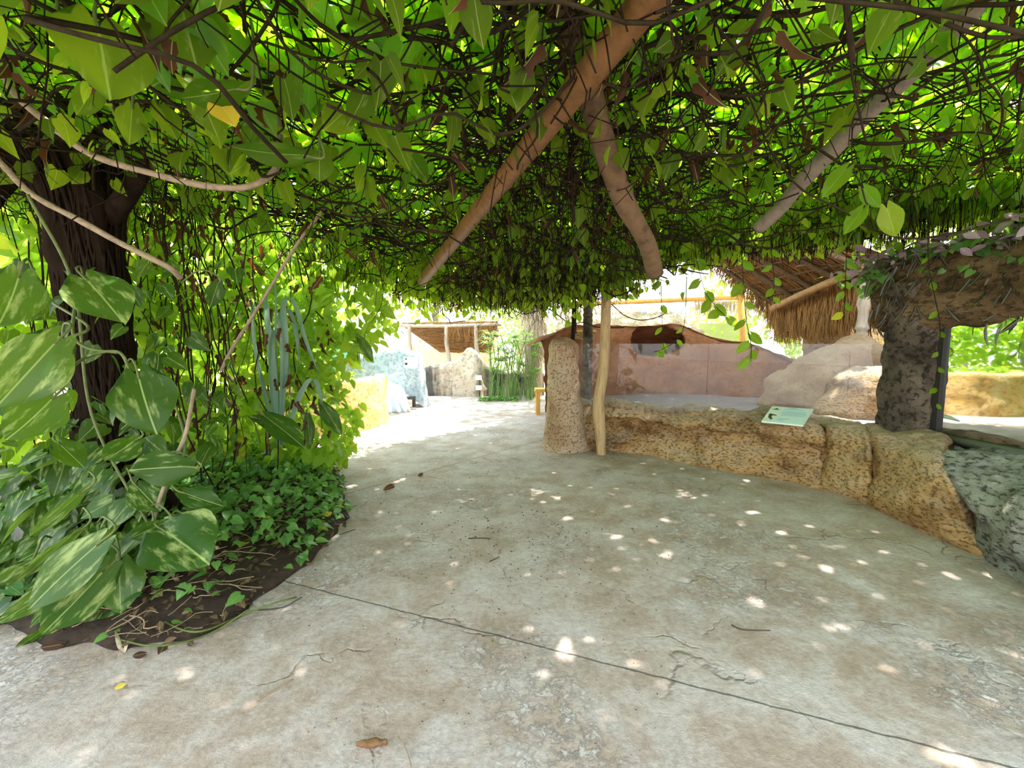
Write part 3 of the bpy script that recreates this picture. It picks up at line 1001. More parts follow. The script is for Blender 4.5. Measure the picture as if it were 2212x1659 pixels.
# ------------------------------------------------------------------ the far end of the path
# curved yellow planter
def ring_wall(name, c, r, a0_, a1_, h, th, mat, label, cat, seed, n=70):
    g_ = []
    for a in np.linspace(R(a0_), R(a1_), n):
        e = np.array((math.cos(a), math.sin(a), 0))
        row = []
        for d, z in ((0.0, -0.05), (0.01, h * .2), (0.0, h * .4), (-0.01, h * .6), (-0.01, h * .8), (-0.02, h * .93), (-0.05, h), (-0.12, h * 1.02), (-th + .06, h * 1.02), (-th, h), (-th - 0.02, h * .8), (-th, -0.05)):
            row.append(np.array((c[0], c[1], 0)) + e * (r + d) + np.array((0, 0, z)))
        g_.append(smoothpath(row, 40))
    g_ = rough_grid(np.array(g_), 0.03, 3.0, 5, seed)
    m_ = MB().grid(g_)
    m_.f.append(tuple(range(40)))
    m_.f.append(tuple((n - 1) * 40 + k for k in range(40))[::-1])
    return tag(m_.build(name, mat), label, cat)


ring_wall('planter', (-3.62, 8.15), 1.25, -170, 25, 0.88, 0.22, M['yellow_wall'], 'curved yellow rock planter beside the bright path', 'planter', 3.3)
ring_wall('planter', (-7.6, 7.3), 1.7, -150, 20, 0.55, 0.25, M['yellow_wall'], 'low yellow planter half hidden behind the vine covered tree', 'planter', 5.3)
tag(MB().box((-3.62, 8.15, 0.38), (1.5, 1.5, 0.76)).build('planter_soil', M['soil'], smooth=False), 'dark soil bed inside the curved yellow planter', 'soil', kind='stuff')

# blue grey rock with a sign
prof = [(735, 890, 10.2), (738, 800, 10.2), (752, 770, 10.2), (790, 765, 10.2), (815, 762, 10.2), (845, 752, 10.2), (880, 757, 10.2), (903, 768, 10.2), (909, 800, 10.2), (913, 830, 10.2), (918, 860, 10.2), (922, 886, 10.2)]
pp = smoothpath([P(*q) for q in prof], 80)
cen = np.array((pp[:, 0].mean(), 10.2, 0.6))
g = []
for s, sc_ in ((0.0, 0.0), (0.0, 0.35), (0.0, 0.7), (0.02, 0.9), (0.1, 0.98), (0.3, 1.0), (0.6, 0.97), (0.75, 0.8), (0.8, 0.0)):
    g.append([cen + (p - cen) * np.array((sc_, 1, sc_)) + np.array((0, s, 0)) for p in pp])
gs = np.array(g)
gs = np.array([smoothpath(gs[:, k], 44) for k in range(80)])
gs = rough_grid(gs, 0.05, 1.8, 5, 4.4)
gs[:, :, 2] = np.maximum(gs[:, :, 2], -0.02)
rk = tag(MB().grid(gs).build('grey_blue_rock', M['blue_rock']), 'tall blue grey artificial rock with a small white sign', 'rock')
c = P(887, 783, 10.03)
t_ = thing('rock_sign', 'small white sign on the blue grey rock', 'sign', c)
part(MB().box(c, (0.31, 0.02, 0.25)), 'board', M['white'], t_, False)
part(MB().box(c + np.array((-0.10, -0.012, -0.03)), (0.06, 0.008, 0.05)), 'bird_silhouette', M['ink'], t_, False)
part(MB().box(c + np.array((-0.10, -0.012, 0.08)), (0.035, 0.008, 0.03)), 'bird_silhouette', M['ink'], t_, False)
c = P(884, 868, 9.98)
t_ = thing('rock_niche', 'small opening, its shade a near-black slab, with a pale stone at the foot of the blue grey rock', 'niche', c)
part(MB().box(c + np.array((0, 0.03, 0)), (0.27, 0.06, 0.24)), 'hollow', M['frame_dark'], t_, False)  # solid slab, the dark of the opening is put into its colour
part(MB().box(c + np.array((-0.01, -0.03, -0.03)), (0.16, 0.06, 0.16)), 'stone', M['straw'], t_, False)
cr_ = G(838, 893)
t_ = thing('root_mound', 'pale blue twisted roots spreading at the foot of the grey rock', 'roots', cr_)
g = []
for t2 in np.linspace(0, 1, 26):
    ph = t2 * math.pi * .5
    a = np.linspace(0, 2 * math.pi, 64, endpoint=False)
    k = math.cos(ph) ** .6 * (1 + .10 * np.sin(a * 13 + 5 * t2) + .05 * np.sin(a * 7 - 3 * t2))
    g.append(np.stack((cr_[0] - .05 + .42 * k * np.cos(a) - .1 * t2, cr_[1] + .30 + .30 * k * np.sin(a), np.full(64, .66 * math.sin(ph))), 1))
part(MB().grid(rough_grid(np.array(g), .04, 3, 4, 1.9, True), True, True), 'mound', M['pale_blue'], t_)
for k in range(9):
    an = -2.9 + k * .33
    e = np.array((math.cos(an), math.sin(an) * .7, 0))
    c1 = cr_ + np.array((-.1, .30, 0))
    part(MB().tube(smoothpath([c1 + e * .12 + np.array((0, 0, .60)), c1 + e * .34 + np.array((0, 0, .42)), c1 + e * .44 + np.array((0, 0, .2)), c1 + e * .55 + np.array((0, 0, .02))], 14), np.linspace(.05, .03, 14), 8), 'root', M['pale_blue'], t_)
c = P(722, 800, 10.8)
tag(MB().box((c[0], 10.9, 0.72), (1.15, 0.08, 1.44)).build('turquoise_panel', M['turquoise'], smooth=False), 'turquoise pool panel standing behind the yellow planter', 'panel')
t_ = thing('blue_slide', 'pale blue slanting chute above the grey rock', 'chute', P(795, 745, 11.6) * np.array((1, 1, 0)))
part(MB().tube([P(760, 715, 11.6), P(835, 775, 11.6)], 0.11, 10), 'chute', M['pale_blue'], t_)
for px in (770, 825):
    q_ = P(px, 715 + (px - 760) * .8, 11.6)
    part(MB().tube([(q_[0], 11.6, 0), q_], 0.035, 8), 'leg', M['pale_blue'], t_)

# stained back wall
prof = [P(905, 800, 12.6), P(930, 788, 12.6), P(960, 783, 12.6), P(985, 776, 12.5), P(1010, 752, 12.4), P(1030, 762, 12.3), P(1050, 790, 12.5), P(1080, 800, 12.6), P(1120, 805, 12.7), P(1175, 806, 12.8)]
top = smoothpath(prof, 100)
g = []
for p in top:
    row = [(p[0], p[1] - 0.05, -0.05), (p[0], p[1] - 0.03, p[2] * .3), (p[0], p[1], p[2] * .6), (p[0], p[1] + 0.0, p[2] * .88), (p[0], p[1] + 0.06, p[2]), (p[0], p[1] + 0.3, p[2] * .98), (p[0], p[1] + 0.5, p[2] * .7), (p[0], p[1] + 0.55, -0.05)]
    g.append(smoothpath(row, 40))
tag(MB().grid(rough_grid(np.array(g), 0.05, 2.0, 5, 6.6)).build('stained_rock_wall', M['stained_rock']), 'low pale rock wall with black stains at the end of the path', 'wall')

# post with two little white labels
c = G(1036, 859)
t_ = thing('label_post', 'thin post with two small white labels beside the sedge plants', 'sign post', c)
part(MB().tube([c, c + np.array((0, 0, 0.62))], 0.022, 8), 'post', M['pole'], t_)
for z in (0.56, 0.28):
    part(MB().box(c + np.array((-0.02, -0.03, z)), (0.17, 0.02, 0.13)), 'label_board', M['white'], t_, False)

# thatched lean-to
t_h = thing('thatched_shelter', 'small thatched shelter on crooked posts behind the stained rock wall', 'shelter', (P(965, 742, 13)[0], 13.2, 0))
h0, h1, h2, h3 = P(868, 700, 13.2), P(1075, 697, 13.2), P(1060, 758, 15.4), P(950, 758, 15.4)
part(MB().slab([h0, h1, h2, h3], 0.10), 'roof', M['thatch_roof'], t_h, False)
st = MB()
for i in range(420):
    u, v = random.random(), random.random() ** 0.8
    p = (h0 * (1 - u) + h1 * u) * (1 - v) + (h3 * (1 - u) + h2 * u) * v - np.array((0, 0, 0.06))
    strands(st, p, nrm(np.array((1, random.gauss(0, .2), random.gauss(0, .08)))), random.uniform(0.15, 0.45), 0.009, 0.02)
for i in range(120):
    u = 0.45 + 0.55 * random.random()
    strands(st, h0 * (1 - u) + h1 * u, nrm(np.array((random.gauss(0, .15), -0.1, -1))), random.uniform(0.15, 0.75), 0.01, 0.03)
part(st, 'thatch_strands', M['thatch'], t_h)
part(MB().tube([h0 + np.array((-0.3, 0, -0.05)), (h0 + h1) / 2 + np.array((0, 0, -0.08)), h1 + np.array((0.1, 0, -0.05))], 0.05, 8), 'front_beam', M['pale_post'], t_h)
for px, pt in ((884, 706), (964, 702), (1028, 702)):
    a = P(px, pt, 13.2)
    part(MB().tube(smoothpath([(a[0] + 0.06, 13.2, 0), (a[0] + 0.08, 13.2, 0.9), (a[0] + 0.0, 13.2, 1.5), a], 14), 0.06, 8), 'post', M['pale_post'], t_h)
c = P(1056, 720, 14)
part(MB().box(c, (0.62, 0.05, 0.24)), 'blue_panel', M['navy'], t_h, False)
c = P(985, 772, 16)
tag(MB().box((c[0], 16.2, 0.6), (2.6, 0.2, 1.35)).build('cream_wall', M['straw'], smooth=False), 'cream wall seen under the thatched shelter', 'wall')

# wooden bench behind the rock pillar
t_ = thing('wooden_bench', 'small orange wooden bench half hidden by the rounded rock pillar', 'bench', (0.86, 9.3, 0))
part(MB().box((0.86, 9.3, 0.52), (0.75, 0.36, 0.06)), 'seat', M['orange_wood'], t_, False)
for x_ in (0.55, 1.17):
    for y_ in (9.17, 9.43):
        part(MB().box((x_, y_, 0.245), (0.08, 0.08, 0.49)), 'leg', M['orange_wood'], t_, False)

# shaggy palm trunk beyond the pillar
c = P(1153, 700, 12.6)
t_ = thing('shaggy_palm', 'shaggy pale brown palm trunk behind the rounded rock pillar', 'palm', (c[0], 12.6, 0))
part(MB().tube([(c[0], 12.6, 0), (c[0], 12.6, 3.6)], 0.26, 12), 'trunk', M['pale_post'], t_)
st = MB()
for i in range(350):
    a = random.uniform(0, 6.28)
    p = np.array((c[0] + 0.28 * math.cos(a), 12.6 + 0.28 * math.sin(a), random.uniform(1.2, 3.6)))
    strands(st, p, nrm(np.array((0.25 * math.cos(a), 0.25 * math.sin(a), -1))), random.uniform(0.3, 0.7), 0.012, 0.03)
part(st, 'shaggy_fibres', M['straw'], t_)

# ------------------------------------------------------------------ wooden posts and poles of the pergola
b = G(1299, 981)
tp = P(1306, 585, 6.02)
pts = smoothpath([b + np.array((0, 0, -0.03)), P(1297, 940, b[1]), P(1293, 870, b[1]), P(1303, 800, b[1] + .01), P(1308, 700, b[1] + .02), P(1309, 640, b[1] + .03), tp], 46)
rr = np.interp(np.linspace(0, 1, 46), [0, .08, .2, .27, .34, .6, 1], [.066, .062, .074, .082, .074, .066, .060])
tag(MB().tube(pts, rr, 14).build('wooden_post', M['post']), 'slightly crooked bare wooden post standing in front of the glass', 'post')


def bamboo(name, p0, p1, r, mat, label, nodes=6, sag=0.0, cat='pole', knots=True):
    n = nodes * 8 + 1
    s = np.linspace(0, 1, n)
    pts_ = np.outer(1 - s, p0) + np.outer(s, p1) - np.outer(np.sin(s * math.pi) * sag, (0, 0, 1))
    rad = np.full(n, r)
    if knots:
        rad = r * (1 + 0.07 * (np.arange(n) % 8 == 0) - 0.03 * (np.arange(n) % 8 == 1))
    else:
        for i in range(n):
            pts_[i] += np.array((mn.noise(Vector((s[i] * 5, r * 99, 1))), mn.noise(Vector((s[i] * 5, r * 99, 7))), mn.noise(Vector((s[i] * 4, r * 77, 3))))) * 0.03
            rad[i] = r * (1 + 0.1 * mn.noise(Vector((s[i] * 9, 2, r * 50))))
    return tag(MB().tube(pts_, rad, 16).build(name, mat), label, cat)


a, b = P(1400, 0, 1.33), P(925, 590, 4.3)
d = b - a
bamboo('bamboo_pole', a - d * 0.25, b + d * 0.1, 0.051, M['bamboo'], 'thick brown bamboo pole crossing diagonally on the underside of the vines', 11)
a, b = P(1196, 0, 1.66), P(1384, 510, 2.75)
d = b - a
bamboo('pergola_pole', a - d * 0.5, b + d * 0.3, 0.056, M['pole'], 'rough brown pole passing behind the bamboo pole', 8, knots=False)
a, b = P(2112, 0, 2.1), P(1665, 465, 3.4)
d = b - a
bamboo('pergola_pole', a - d * 0.3, b + d * 0.1, 0.052, M['grey_pole'], 'grey slanting pole under the bright leaves, above the palapa', 8, knots=False)
a, b = P(525, 290, 2.5), P(745, 110, 2.5)
pp = smoothpath([P(505, 320, 2.6), a, P(640, 170, 2.5), b, P(830, 82, 2.5), P(1000, 60, 2.4), P(1180, 30, 2.3)], 40)
tag(MB().tube(pp, 0.036, 10).build('branch', M['pole']), 'bent dark branch under the vines left of the bamboo pole', 'branch')
pp = smoothpath([P(1440, 10, 2.2), P(1520, 18, 2.3), P(1590, 40, 2.4), P(1660, 25, 2.6)], 20)
tag(MB().tube(pp, 0.028, 8).build('branch', M['bark']), 'short dark branch right of the top of the bamboo pole', 'branch')

# ------------------------------------------------------------------ planting bed on the left
BEDPX = [(-260, 1330), (0, 1352), (120, 1392), (300, 1396), (450, 1372), (560, 1300), (622, 1252), (700, 1182), (752, 1110), (738, 1050), (715, 1000), (640, 965), (480, 955), (300, 985), (60, 1035), (-150, 1060)]
BED = smoothpath([G(*q) for q in BEDPX] + [G(*BEDPX[0])], 190)[:, :2]
BED = BED + np.array([(mn.noise(Vector((a * 5, b * 5, 2))), mn.noise(Vector((a * 5, b * 5, 8)))) for a, b in BED]) * .06


def inside(poly, x, y):
    n = len(poly)
    res = np.zeros(len(x), bool)
    j = n - 1
    for i in range(n):
        xi, yi = poly[i]
        xj, yj = poly[j]
        c_ = ((yi > y) != (yj > y)) & (x < (xj - xi) * (y - yi) / (yj - yi + 1e-12) + xi)
        res ^= c_
        j = i
    return res


def sample_poly(poly, n):
    poly = np.asarray(poly)
    lo, hi = poly.min(0), poly.max(0)
    out = np.zeros((0, 2))
    while len(out) < n:
        q = RNG.uniform(lo, hi, (n * 3, 2))
        out = np.concatenate((out, q[inside(poly, q[:, 0], q[:, 1])]))
    return out[:n]


def edge_dist(poly, p):
    a = poly[:-1][None]
    b = poly[1:][None]
    q = p[:, None, :]
    ab = b - a
    t_ = np.clip(((q - a) * ab).sum(2) / ((ab ** 2).sum(2) + 1e-9), 0, 1)
    return np.sqrt((((q - a) - ab * t_[..., None]) ** 2).sum(2)).min(1)


bc = BED.mean(0)
g = []
for k in np.linspace(1.0, 0.0, 22):
    ring = []
    for p in BED[:-1]:
        q = bc + (p - bc) * k
        h = 0.16 * (1 - k ** 3) + 0.02 * mn.noise(Vector((q[0] * 4, q[1] * 4, 0))) * (1 - k ** 8) + 0.004
        ring.append((q[0], q[1], h))
    g.append(ring)
tag(MB().grid(np.array(g), True, True).build('soil_bed', M['soil']), 'dark soil bed with leaf litter around the vine covered tree', 'soil', kind='stuff')

# dry litter in the bed
bed_wide = BED.mean(0) + (BED - BED.mean(0)) * 1.02
pp = sample_poly(bed_wide, 3600)
n = len(pp)
ax = np.stack((RNG.normal(0, 1, n), RNG.normal(0, 1, n), RNG.normal(0, .25, n)), 1)
nm = np.stack((RNG.normal(0, .5, n), RNG.normal(0, .5, n), np.ones(n)), 1)
tag(leaves('leaf_litter', OVAL, np.c_[pp, .014 + .16 * (1 - np.exp(-edge_dist(BED, pp) / .25)) * inside(BED, pp[:, 0], pp[:, 1])], ax, nm, RNG.uniform(.03, .075, n), M['dry_leaf']), 'dry brown leaf litter scattered over the soil bed', 'leaf litter', kind='stuff')

# ------------------------------------------------------------------ the tree
tb = G(255, 1185)
TY = tb[1] + 0.15
t_tree = thing('tree', 'dark tree trunk wrapped in roots and climbing pothos', 'tree', (tb[0], TY, 0.0))
cl = [(tb[0], TY, -0.05), P(265, 1100, TY), P(255, 1000, TY), P(240, 900, TY), P(222, 780, TY), P(205, 650, TY), P(190, 520, TY), P(180, 420, TY), P(150, 320, TY), P(95, 210, TY), P(20, 90, TY), P(-60, -30, TY)]
cl = smoothpath(cl, 110)
rad = np.interp(np.linspace(0, 1, 110), [0, .06, .18, .32, .42, .55, .66, .76, .86, 1], [.30, .25, .19, .17, .18, .19, .25, .31, .30, .26])
g = []
for p, r in zip(cl, rad):
    a = np.linspace(0, 2 * math.pi, 40, endpoint=False)
    lob = 1 + 0.10 * np.sin(a * 5 + p[2] * 2) + 0.06 * np.sin(a * 9 - p[2] * 3)
    g.append(np.stack((p[0] + r * lob * np.cos(a), p[1] + r * lob * np.sin(a), np.full(40, p[2])), 1))
part(MB().grid(rough_grid(np.array(g), 0.05, 3, 5, 1.4, True), True, True), 'trunk', M['bark'], t_tree)
for pts, r in (([P(130, 290, TY), P(60, 330, TY), P(-30, 420, TY), P(-90, 560, TY)], .13), ([P(150, 330, TY), P(215, 250, TY), P(300, 150, TY), P(420, 20, TY)], .10), ([P(110, 240, TY), P(180, 120, TY + .3), P(190, -30, TY + .5)], .11), ([P(235, 470, TY), P(275, 420, TY - .1), P(330, 330, TY - .2)], .08)):
    q = smoothpath(pts, 20)
    part(MB().tube(q, np.linspace(r, r * .6, 20), 12), 'branch', M['bark'], t_tree)
mr = MB()
for k in range(95):
    z0, z1 = random.uniform(0.9, 3.4), random.uniform(-0.02, 0.9)
    a0_, n_ = random.uniform(-2.9, 0.1), 16
    pts = []
    for i in range(n_):
        z = z0 + (z1 - z0) * i / (n_ - 1)
        j = int(np.argmin(abs(cl[:, 2] - z)))
        an = a0_ + 0.25 * math.sin(z * 3 + k)
        r = rad[j] * random.uniform(1.02, 1.14)
        pts.append((cl[j][0] + r * math.cos(an), cl[j][1] + r * math.sin(an), z))
    mr.tube(pts, random.uniform(.004, .013), 5, False)
part(mr, 'climbing_roots', M['root'], t_tree)
for k in range(9):
    a = random.uniform(-3.0, 0.2)
    r0 = 0.22
    q = smoothpath([(tb[0] + r0 * math.cos(a), TY + r0 * math.sin(a), 0.35), (tb[0] + .4 * math.cos(a), TY + .4 * math.sin(a), 0.16), (tb[0] + .75 * math.cos(a + .2), TY + .75 * math.sin(a + .2), 0.08)], 12)
    part(MB().tube(q, np.linspace(.06, .02, 12), 8), 'buttress_root', M['bark'], t_tree)


def liana(px, r, label, mat='liana', n=90, name='liana'):
    q = smoothpath([P(*p) for p in px], n)
    rad_ = np.array([r * (1 + 0.12 * mn.noise(Vector((i * 0.35, r * 100, 0)))) for i in range(n)])
    return tag(MB().tube(q, rad_, 10).build(name, M[mat]), label, 'vine')


liana([(-40, 40, 2.2), (0, 130, 2.2), (30, 200, 2.2), (110, 270, 2.25), (200, 335, 2.3), (330, 375, 2.35), (450, 402, 2.4), (540, 402, 2.4), (595, 365, 2.45), (605, 300, 2.5), (590, 200, 2.55), (570, 90, 2.6)], 0.0165, 'thick pale looping liana hanging across the top of the tree')
liana([(-60, 280, 2.45), (0, 350, 2.45), (70, 420, 2.5), (170, 475, 2.5), (260, 525, 2.55), (360, 575, 2.6), (390, 600, 2.7)], 0.016, 'pale liana running down across the middle of the dark trunk')
liana([(478, 800, 3.4), (500, 755, 3.4), (560, 660, 3.4), (640, 530, 3.45), (700, 450, 3.5), (760, 360, 3.55)], 0.012, 'straight tan liana leaning up from the thicket right of the tree')
liana([(470, 1330, 2.6), (380, 1250, 2.5), (330, 1150, 2.5), (370, 1010, 2.55), (400, 940, 2.6), (420, 840, 2.7)], 0.011, 'thin grey stem rising from the soil in front of the trunk base')
liana([(640, -20, 2.6), (625, 60, 2.6), (600, 170, 2.6), (575, 260, 2.6), (560, 320, 2.6)], 0.013, 'dark hanging liana left of the bent branch', 'pole')
liana([(1310, 60, 2.4), (1250, 220, 2.5), (1235, 350, 2.6), (1240, 480, 2.7)], 0.009, 'thin dark vine wound over the middle of the bamboo pole', 'root')

# ------------------------------------------------------------------ large pothos leaves
def hero_leaf(a, tip, wfac, roll=0.0, name='leaf', parent=None, mat=None, fold=0.25, curl=0.12, seed=0, bend=0.0):
    a, tip = np.array(a), np.array(tip)
    L = np.linalg.norm(tip - a)
    ax = (tip - a) / L
    view = nrm(np.array((0, 0, EYE)) - (a + tip) / 2)
    s = nrm(np.cross(ax, view))
    n = np.cross(s, ax)
    cr, sr = math.cos(roll), math.sin(roll)
    s, n = s * cr + n * sr, n * cr - s * sr
    rows, cols = 18, 13
    pr = np.interp(np.linspace(0, 1, rows), [0, .08, .2, .35, .5, .65, .8, .9, .96, 1], [.50, .78, .96, 1.0, .93, .77, .52, .30, .14, 0.0])
    v, uvs = [], []
    for i in range(rows):
        r = i / (rows - 1)
        for k in range(cols):
            u = k / (cols - 1) * 2 - 1
            t_ = r - (1 - r) ** 3 * 0.30 * math.sin(math.pi * abs(u) ** 0.85) ** 0.9 * (0.3 + 0.7 * abs(u) ** .5)
            w_ = u * pr[i] * wfac * 0.5
            h = fold * abs(w_) * (1 - 0.4 * abs(u)) - curl * (r - .25) ** 2 + 0.025 * math.sin(r * 9 + u * 2 + seed) * abs(u) + 0.012 * math.sin(r * 40) * abs(u) * (1 - abs(u)) * 2
            ww = w_ + bend * (r ** 2) * 0.5
            v.append(a + L * (ax * t_ + s * ww + n * h))
            uvs.append((u * pr[i] * .45 + .5, t_))
    f = [(i * cols + k, i * cols + k + 1, (i + 1) * cols + k + 1, (i + 1) * cols + k) for i in range(rows - 1) for k in range(cols - 1)]
    off = np.zeros(3)
    if parent is not None:
        off = np.array(parent.location)
    me = bpy.data.meshes.new(name)
    me.from_pydata((np.array(v) - off).tolist(), [], f)
    uvl = me.uv_layers.new(name='UVMap')
    for lp_ in me.loops:
        uvl.data[lp_.index].uv = uvs[lp_.vertex_index]
    at = me.attributes.new('rnd', 'FLOAT', 'POINT')
    at.data.foreach_set('value', [(seed * 0.37) % 1.0] * len(v))
    me.polygons.foreach_set('use_smooth', [True] * len(f))
    me.materials.append(mat or M['big_leaf'])
    o = bpy.data.objects.new(name, me)
    C.objects.link(o)
    if parent is not None:
        o.parent = parent
    return o


t_pot = thing('climbing_pothos', 'pothos with very large cream flecked leaves climbing the dark tree', 'plant', (tb[0], TY - 0.3, 0.0))
#        attach px, tip px, depth, width px, roll, depth shift of the tip
HERO = [((212, 62), (235, 212), 1.75, 165, .3, 0), ((395, 25), (425, 150), 1.85, 150, -.2, 0), ((508, 192), (392, 218), 1.9, 78, .7, 0), ((470, 218), (512, 270), 1.95, 58, .3, 0),
        ((385, 150), (330, 190), 2.1, 90, .2, 0), ((120, 30), (110, 78), 1.9, 60, .2, .1), ((-5, 55), (48, 92), 1.9, 26, .6, 0), ((285, 235), (278, 312), 2.2, 52, .2, 0),
        ((345, 232), (380, 300), 2.2, 50, .5, 0), ((205, 185), (165, 250), 2.2, 50, .4, 0), ((655, 335), (500, 330), 2.3, 50, .4, 0), ((690, 335), (690, 392), 2.4, 55, .1, 0),
        ((40, 600), (5, 712), 2.0, 105, .3, 0), ((188, 606), (268, 692), 2.25, 112, .3, -.1), ((118, 742), (-15, 880), 1.95, 118, .3, -.2), ((112, 862), (22, 955), 1.98, 100, .4, -.1),
        ((300, 818), (332, 938), 2.3, 118, -.2, -.1), ((290, 952), (226, 1000), 2.5, 60, .3, 0), ((398, 1008), (270, 1012), 2.4, 78, .3, 0), ((358, 1148), (452, 1212), 2.3, 150, .2, -.15),
        ((350, 1132), (272, 1164), 2.35, 38, .3, 0), ((402, 1066), (478, 1096), 2.45, 50, .2, 0), ((300, 1055), (345, 1105), 2.5, 70, .3, 0), ((208, 1178), (50, 1318), 2.05, 92, -.3, -.15),
        ((222, 1236), (92, 1376), 2.1, 100, .2, -.12), ((258, 1222), (258, 1326), 2.25, 88, .1, -.1), ((120, 1268), (-8, 1350), 2.05, 55, .5, -.1), ((92, 1362), (30, 1406), 2.1, 26, .5, -.05),
        ((172, 1068), (52, 1168), 2.4, 34, .6, -.1), ((158, 1155), (5, 1280), 2.15, 40, .8, -.1), ((52, 1222), (-12, 1268), 2.1, 50, .6, 0), ((160, 1370), (205, 1395), 2.25, 34, .4, 0),
        ((415, 1150), (445, 1240), 2.45, 60, .6, 0), ((350, 975), (310, 945), 2.6, 50, .4, 0), ((130, 960), (180, 1010), 2.6, 55, .4, 0), ((470, 615), (452, 665), 2.8, 36, .2, 0),
        ((580, 905), (660, 965), 3.4, 60, .6, 0), ((700, 880), (738, 940), 4.2, 34, .3, 0), ((665, 905), (672, 972), 4.2, 24, .2, 0), ((780, 735), (808, 780), 4.8, 22, .2, 0), ((560, 905), (640, 930), 3.5, 34, .5, 0)]
HERO_YELLOW = {3}
sm_ = MB()
for i, (a, tpx, Y, wpx, roll, dy) in enumerate(HERO):
    if i < 12:
        Y *= 0.86
    A_, T_ = P(a[0], a[1], Y), P(tpx[0], tpx[1], Y + dy)
    L = np.linalg.norm(T_ - A_)
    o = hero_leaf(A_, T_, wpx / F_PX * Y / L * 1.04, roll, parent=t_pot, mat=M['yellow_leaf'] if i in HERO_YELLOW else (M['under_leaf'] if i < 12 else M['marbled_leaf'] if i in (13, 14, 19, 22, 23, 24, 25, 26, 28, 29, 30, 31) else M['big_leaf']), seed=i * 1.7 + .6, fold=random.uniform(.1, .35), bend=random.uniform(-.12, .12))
    # petiole back to the nearest stretch of trunk or up into the vines
    if a[1] < 450:
        e = A_ + np.array((random.uniform(-.1, .1), 0.15, 0.5))
    else:
        j = int(np.argmin(abs(cl[:, 2] - A_[2] - 0.1)))
        e = cl[j] + np.array((0, -rad[j] * .6, 0)) if a[0] < 480 else A_ + np.array((-.15, .25, -0.35))
    back = nrm(A_ - T_)
    e = A_ + (e - A_) * min(1.0, 0.30 / np.linalg.norm(e - A_))
    mid = (A_ + e) / 2 + back * 0.04 + np.array((0, 0, 0.05))
    part(MB().tube(smoothpath([A_, A_ + back * min(.1, L * .3), mid, e], 14), 0.0055, 6), 'petiole', M['green_stem'], o)
stem_px = [[(115, 655, 2.6), (190, 705, 2.4), (150, 730, 2.3)], [(165, 640, 2.5), (158, 720, 2.4), (190, 752, 2.4), (255, 762, 2.4)], [(135, 810, 2.1), (190, 770, 2.35), (255, 760, 2.4), (282, 800, 2.35)], [(260, 1400, 2.3), (285, 1250, 2.5), (350, 1080, 2.6), (400, 960, 2.7), (350, 800, 2.8)], [(60, 420, 2.4), (160, 620, 2.5), (200, 900, 2.6), (330, 1150, 2.5)]]
for s in stem_px:
    part(MB().tube(smoothpath([P(*q) for q in s], 30), 0.008, 7), 'stem', M['green_stem'], t_pot)
n = 150
px_ = RNG.uniform(-120, 330, n)
py_ = RNG.uniform(960, 1330, n) - np.clip(px_ - 200, 0, 200) * .3
pos = np.array([P(a, b, 2.75 - (b - 960) / 370 * .45 + RNG.uniform(-.08, .15)) for a, b in zip(px_, py_)])
pos[:, 2] = np.maximum(pos[:, 2], .10)
ax = np.stack((RNG.normal(-.25, .6, n), RNG.normal(-.8, .3, n), RNG.normal(-.55, .25, n)), 1)
nm = np.stack((RNG.normal(0, .4, n), RNG.normal(-.4, .3, n), np.ones(n)), 1)
leaves('lower_foliage', HEART, pos, ax, nm, RNG.uniform(.10, .22, n), M['marbled_leaf'], t_pot)
n = 170
px_ = RNG.uniform(-60, 520, n)
py_ = RNG.uniform(560, 1010, n)
pos = np.array([P(a, b, RNG.uniform(2.75, 3.3)) for a, b in zip(px_, py_)])
ax, nm = rand_axes(n, (.3, 1.2), .7)
leaves('middle_foliage', HEART, pos, ax, nm, RNG.uniform(.07, .16, n), M['big_leaf'], t_pot)

# ------------------------------------------------------------------ ground cover
def bed_h(p):
    d = edge_dist(BED, p)
    return 0.05 + 0.26 * (1 - np.exp(-d / 0.35))


pp = sample_poly(BED, 7000)
x, y = pp[:, 0], pp[:, 1]
front = (y < 2.55 + 0.25 * np.sin(x * 3)) & (x > -2.6)
gapz = np.array([mn.noise(Vector((a * 1.6, b * 1.6, 4))) for a, b in pp])
keep = (~front | (RNG.random(len(pp)) < 0.22)) & (gapz > -0.4)
pp = pp[keep][:5800]
n = len(pp)
h = bed_h(pp) * RNG.uniform(0.45, 1.15, n) + 0.02
right = pp[:, 0] > -2.2
h[right] *= 1.25
ax, nm = rand_axes(n, (0.0, 0.5), 0.45)
gc = tag(leaves('ground_cover', HEART, np.c_[pp, h], ax, nm, RNG.uniform(.045, .095, n), M['ground_leaf']), 'low carpet of small green vine leaves around the tree', 'ground cover', kind='stuff')
ms = MB()
for k in range(260):
    p = pp[random.randrange(n)]
    a = random.uniform(0, 6.28)
    q = [(p[0], p[1], .06)]
    for i in range(5):
        a += random.gauss(0, .5)
        q.append((q[-1][0] + .09 * math.cos(a), q[-1][1] + .09 * math.sin(a), max(.012, .10 + random.gauss(0, .05))))
    q = np.array(q)
    if inside(BED, q[:, 0], q[:, 1]).all():
        ms.tube(smoothpath(q, 12), random.uniform(.002, .005), 4, False)
tag(ms.build('creeping_stems', M['vine_stem']), 'tangle of thin creeping stems over the soil bed', 'stems', kind='stuff')

